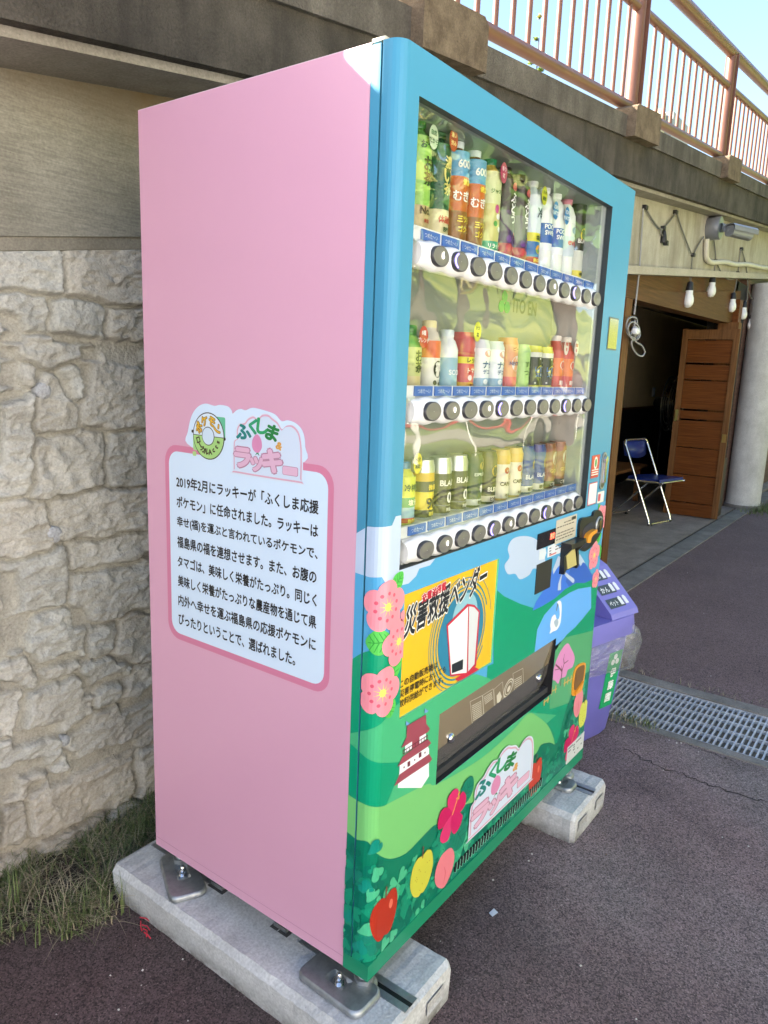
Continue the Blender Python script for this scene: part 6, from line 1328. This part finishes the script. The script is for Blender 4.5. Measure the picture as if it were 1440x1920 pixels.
# ------------------------------------------------------------------ across the way: lawn, path and trees in the sun (seen in the window and flap)
M_LAWN = mat('lawn', (.10,.22,.025), rough=.95, col2=(.36,.38,.07), var=.35, scale=.5, bump=.8, bscale=30)
b = MB(); n = 44; V = []
LX = np.linspace(3.0, 63, 91); LY = np.linspace(-60, -2.6, 64)
hL = lambda x, y: .004+max(0, -y-7)*.05+max(0, -y-11)*.50+.10*math.sin(x*.35+y*.2)*min(1, max(0, -y-9.2)*.2)+max(0, -y-26)*.25
for y in LY:
    for x in LX: V.append((x, y, hL(x, y)))
b.add(V, [(j*91+i, j*91+i+1, (j+1)*91+i+1, (j+1)*91+i) for j in range(63) for i in range(90)], M_LAWN, True); tag(b.build('lawn', keep=True), kind='structure')
b = MB(); pts = [(x, -6.5-1.6*math.sin(x*.28)-.004*x*x) for x in np.linspace(3.2, 40, 60)]
V = []
for x, y in pts: V += [(x, y, hL(x, y)+.02), (x, y-1.7, hL(x, y-1.7)+.02)]
b.add(V, [(2*i, 2*i+1, 2*i+3, 2*i+2) for i in range(59)], mat('pale_path', (.42,.37,.29), rough=.9, var=.1, scale=1)); tag(b.build('path', keep=True), kind='structure')
M_LEAF = [mat('leaf_%s' % n_, c_, rough=.55) for n_, c_ in (('deep', (.03,.085,.012)), ('mid', (.065,.14,.02)), ('bright', (.18,.22,.03)), ('straw', (.30,.25,.05)))]
M_BARK = mat('bark', (.09,.06,.04), rough=.9, var=.3, scale=10, bump=.8, bscale=20)
def tree(x, y, h, r, label, bright=(0,1,1,2), nl=2600, leaf=.13, conif=False, name='leafy_tree', z0=None):
    z0 = hL(x, y) if z0 is None else z0
    t = thing(name, label, 'tree', (x, y, z0), None); rt = random.Random(int(x*37+y*11+500))
    b = MB(); lean = rt.uniform(-.3, .3)
    b.tube([(x, y, z0-.1), (x+lean*.3, y, z0+h*.35), (x+lean*.6, y, z0+h*.65), (x+lean, y, z0+h*.95)], [r*.09, r*.07, r*.045, r*.012], M_BARK, 8)
    for k in range(8):
        a = rt.uniform(0, 6.3); zz = z0+h*rt.uniform(.35, .8); q_ = r*rt.uniform(.5, .9)
        b.tube([(x+lean*.5, y, zz), (x+lean*.5+q_*.5*math.cos(a), y+q_*.5*math.sin(a), zz+h*.08), (x+lean*.5+q_*math.cos(a), y+q_*math.sin(a), zz+h*.10)], [r*.035, r*.02, r*.006], M_BARK, 5)
    b.build('trunk', t)
    b = MB(); cl_ = []
    for k in range(46):
        a = rt.uniform(0, 6.3); f = rt.random()
        if conif: zz = z0+h*(.2+.8*f); rr_ = r*(1-f)*.9+.1; q_ = rr_*math.sqrt(rt.random()); cl_.append((x+q_*math.cos(a), y+q_*math.sin(a), zz, r*.22*(1.1-f)))
        else:
            ph = rt.uniform(-.7, 1); q_ = r*math.sqrt(max(0, 1-ph*ph))*rt.uniform(.45, 1); cl_.append((x+lean*.7+q_*math.cos(a), y+q_*math.sin(a), z0+h*.68+ph*h*.32, r*rt.uniform(.2, .38)))
    for k in range(nl):
        c_ = rt.choice(cl_); d = Vector((rt.gauss(0, 1), rt.gauss(0, 1), rt.gauss(0, .8))); d = d.normalized()*c_[3]*rt.uniform(.5, 1.05)
        P_ = Vector(c_[:3])+d; u = Vector((rt.gauss(0,1), rt.gauss(0,1), rt.gauss(0,.6))).normalized(); v = u.orthogonal().normalized(); s_ = leaf*rt.uniform(.6, 1.4)
        b.add([P_-u*s_, P_-v*s_*.45, P_+u*s_, P_+v*s_*.45], [(0,1,2,3)], M_LEAF[rt.choice(bright)])
    b.build('crown', t, keep=True)
TREES = [(13,-5.2,8,2.6,'broad leafy tree standing near the pavement edge on the right'),(18.5,-5,9,3,'second leafy tree along the pavement edge, taller and yellower'),(25,-4.6,9.5,3.2,'bright leafy tree further along the pavement edge'),(33,-4.6,10,3.4,'last leafy tree along the pavement edge'),(4.5,-14,7.5,2.8,'broad green tree across the lawn, first from the left'),(8.5,-15,8.5,3.2,'tall green tree across the lawn behind the path'),(12.5,-14.5,7,2.8,'yellow green tree across the lawn'),(16.5,-15,9,3.6,'large yellow tinted tree at the far side of the lawn'),(21,-14,8,3.2,'rounded bright tree at the right of the lawn'),(26,-15,9.5,3.8,'tall tree at the far right of the lawn'),(7,-20,11,4.0,'high dark tree in the back row beyond the lawn'),(14,-22,11,4.2,'high broad tree in the middle of the back row'),(22,-22,12,4.4,'high tree at the right of the back row')]
for i, (x, y, h, r, lb) in enumerate(TREES): tree(x, y, h, r, lb, bright=((0,1,1,1),(0,1,1,2),(1,2,2,1),(1,1,2,3),(0,1,1,2),(0,1,2,2),(1,2,3,2),(1,2,3,3),(2,2,3,1),(1,2,2,3),(0,0,1,1),(0,1,1,2),(1,2,1,3))[i], nl=2200, leaf=.20+.01*h)
# red and white barrier rope on stakes along the lawn
rp = thing('rope_barrier', 'red rope hung between short stakes along the lawn', 'rope barrier', (6, -5, 0))
M_ROPE = mat('red_rope', (.55,.03,.03), rough=.6); M_STK = mat('stake_white', (.75,.72,.66), rough=.6)
sx = [3.4+2.1*k for k in range(9)]
for x in sx: MB().tube([(x, -5.2, 0), (x, -5.2, .78)], .03, M_STK, 8).build('stake', rp)
for a, c in zip(sx, sx[1:]):
    MB().tube([(a+(c-a)*k/10, -5.2, .74-.18*math.sin(PI*k/10)) for k in range(11)], .022, M_ROPE, 6).build('rope', rp)
# far conifer and building seen through the railing
px_ = bp(1008, 90, 1, 16.0); tree(px_.x, 16, px_.z+1.3, 1.5, 'thin pale green tree top seen through the railing against the sky', (2,1,2,3), 1500, .13, True, 'conifer_tree', 0.0)
pa, pb2 = bp(1241, 203, 1, 14.0), bp(1272, 240, 1, 14.0)
fb = thing('distant_tower', 'small pale block of a distant building seen through the railing', 'building', (pa.x, 14, 0))
b = MB(); b.box((pa.x-.1, 14, 0), (pa.x+.9, 15.5, pa.z-.05), mat('far_cream', (.55,.48,.36), rough=.8)); b.build('wall', fb)
b = MB(); b.box((pa.x+.95, 13.6, 0), (pb2.x+.9, 15.5, pa.z+.05), mat('far_grey', (.30,.31,.33), rough=.7)); b.build('stair_block', fb)

# unseen pale building added across the plaza: its sunlit front bounces light into the shade
vb = thing('bounce_building', 'long pale building with a tiled roof, added unseen across the plaza to bounce light', 'building', (-7, -7.6, 0))
b = MB(); b.box((-16, -13, 0), (1.6, -7.6, 5.6), mat('pale_render', (.56,.55,.53), rough=.9, var=.05, scale=1)); b.build('wall', vb)
b = MB(); b.prism([(-13.6, 5.601), (-7.0, 5.601), (-10.3, 7.6)], lambda u, v, d: Vector((d, u, v)), -16.5, 2.1, mat('roof_tile', (.16,.15,.15), rough=.7, var=.2, scale=4)); b.build('roof', vb)
for x in (-14.2, -11.4, -5.8, -3.0, -.6):
    b = MB(); b.box((x-.55, -7.59, 1.1), (x+.55, -7.56, 2.3), M_WHITEP); f_ = b.build('window_frame', vb); b = MB(); b.box((x-.48, -7.559, 1.17), (x+.48, -7.555, 2.23), mat('window_glass', (.03,.04,.05), rough=.08)); b.build('pane', f_)
b = MB(); b.box((-9.2, -7.59, .01), (-7.9, -7.55, 2.3), M_WOODF); b.build('entrance_door', vb)

# cracks and grit on the asphalt
rg2 = random.Random(33); b = MB()
def crack(pp, wd):
    P_ = []
    for (xa, ya), (xb, yb) in zip(pp, pp[1:]):
        for k in range(8):
            t = k/8; P_.append((xa+(xb-xa)*t+rg2.gauss(0, .008), ya+(yb-ya)*t+rg2.gauss(0, .008)))
    V = []
    for i, (x, y) in enumerate(P_):
        x2, y2 = P_[min(i+1, len(P_)-1)]; x1, y1 = P_[max(i-1, 0)]; l = math.hypot(x2-x1, y2-y1) or 1; w_ = wd*rg2.uniform(.3, 1)
        V += [(x-(y2-y1)/l*w_, y+(x2-x1)/l*w_, .0012), (x+(y2-y1)/l*w_, y-(x2-x1)/l*w_, .0012)]
    b.add(V, [(2*i, 2*i+1, 2*i+3, 2*i+2) for i in range(len(P_)-1)], mat('crack_dirt', (.022,.018,.017), rough=1))
gp = lambda x, y: tuple(bp(x, y, 2, 0)[:2])
crack([gp(1168,1402), gp(1225,1432), gp(1300,1462), gp(1365,1486), gp(1438,1502), gp(1520,1530)], .0035)
crack([gp(1180,1345), gp(1290,1395), gp(1420,1450)], .002); 
tag(b.build('asphalt_crack', keep=True), kind='structure')
b = MB(); M_GRIT = [mat('grit_pale', (.55,.52,.48), rough=.9), mat('grit_dark', (.05,.045,.045), rough=.9), mat('dead_leaf', (.20,.11,.05), rough=.8)]
for k in range(520):
    x, y = rg2.uniform(-.6, 6), rg2.uniform(-1.6, .62)
    if k % 3 == 0: x, y = 1.81+rg2.gauss(0, .05), rg2.uniform(-1.4, .5)
    if k % 5 == 0: x, y = rg2.uniform(-.6, 1.3), rg2.uniform(.0, .8)
    if 1.84 < x < 2.27 or (-.09 < x < .24 and -.1 < y < .8) or (.89 < x < 1.2 and -.1 < y < .8): continue
    s_ = rg2.uniform(.0012, .0038)*(1 if k % 17 else 2.2); z_ = .004 if x > 2.37 else .0005
    c_ = M_GRIT[0 if rg2.random() < .55 else 1] if k % 13 else M_GRIT[2]
    a = rg2.uniform(0, 6); q4 = [(x+s_*math.cos(a+t)*rg2.uniform(.7, 1.3), y+s_*math.sin(a+t)*rg2.uniform(.7, 1.3)) for t in (0, 1.5, 3.1, 4.6)]
    b.add([(p[0], p[1], z_) for p in q4]+[(x, y, z_+s_*(.9 if k % 13 else .3))], [(0,1,4),(1,2,4),(2,3,4),(3,0,4)], c_)
tag(b.build('grit', keep=True), 'loose grit and leaf bits on the asphalt', 'grit', kind='stuff')
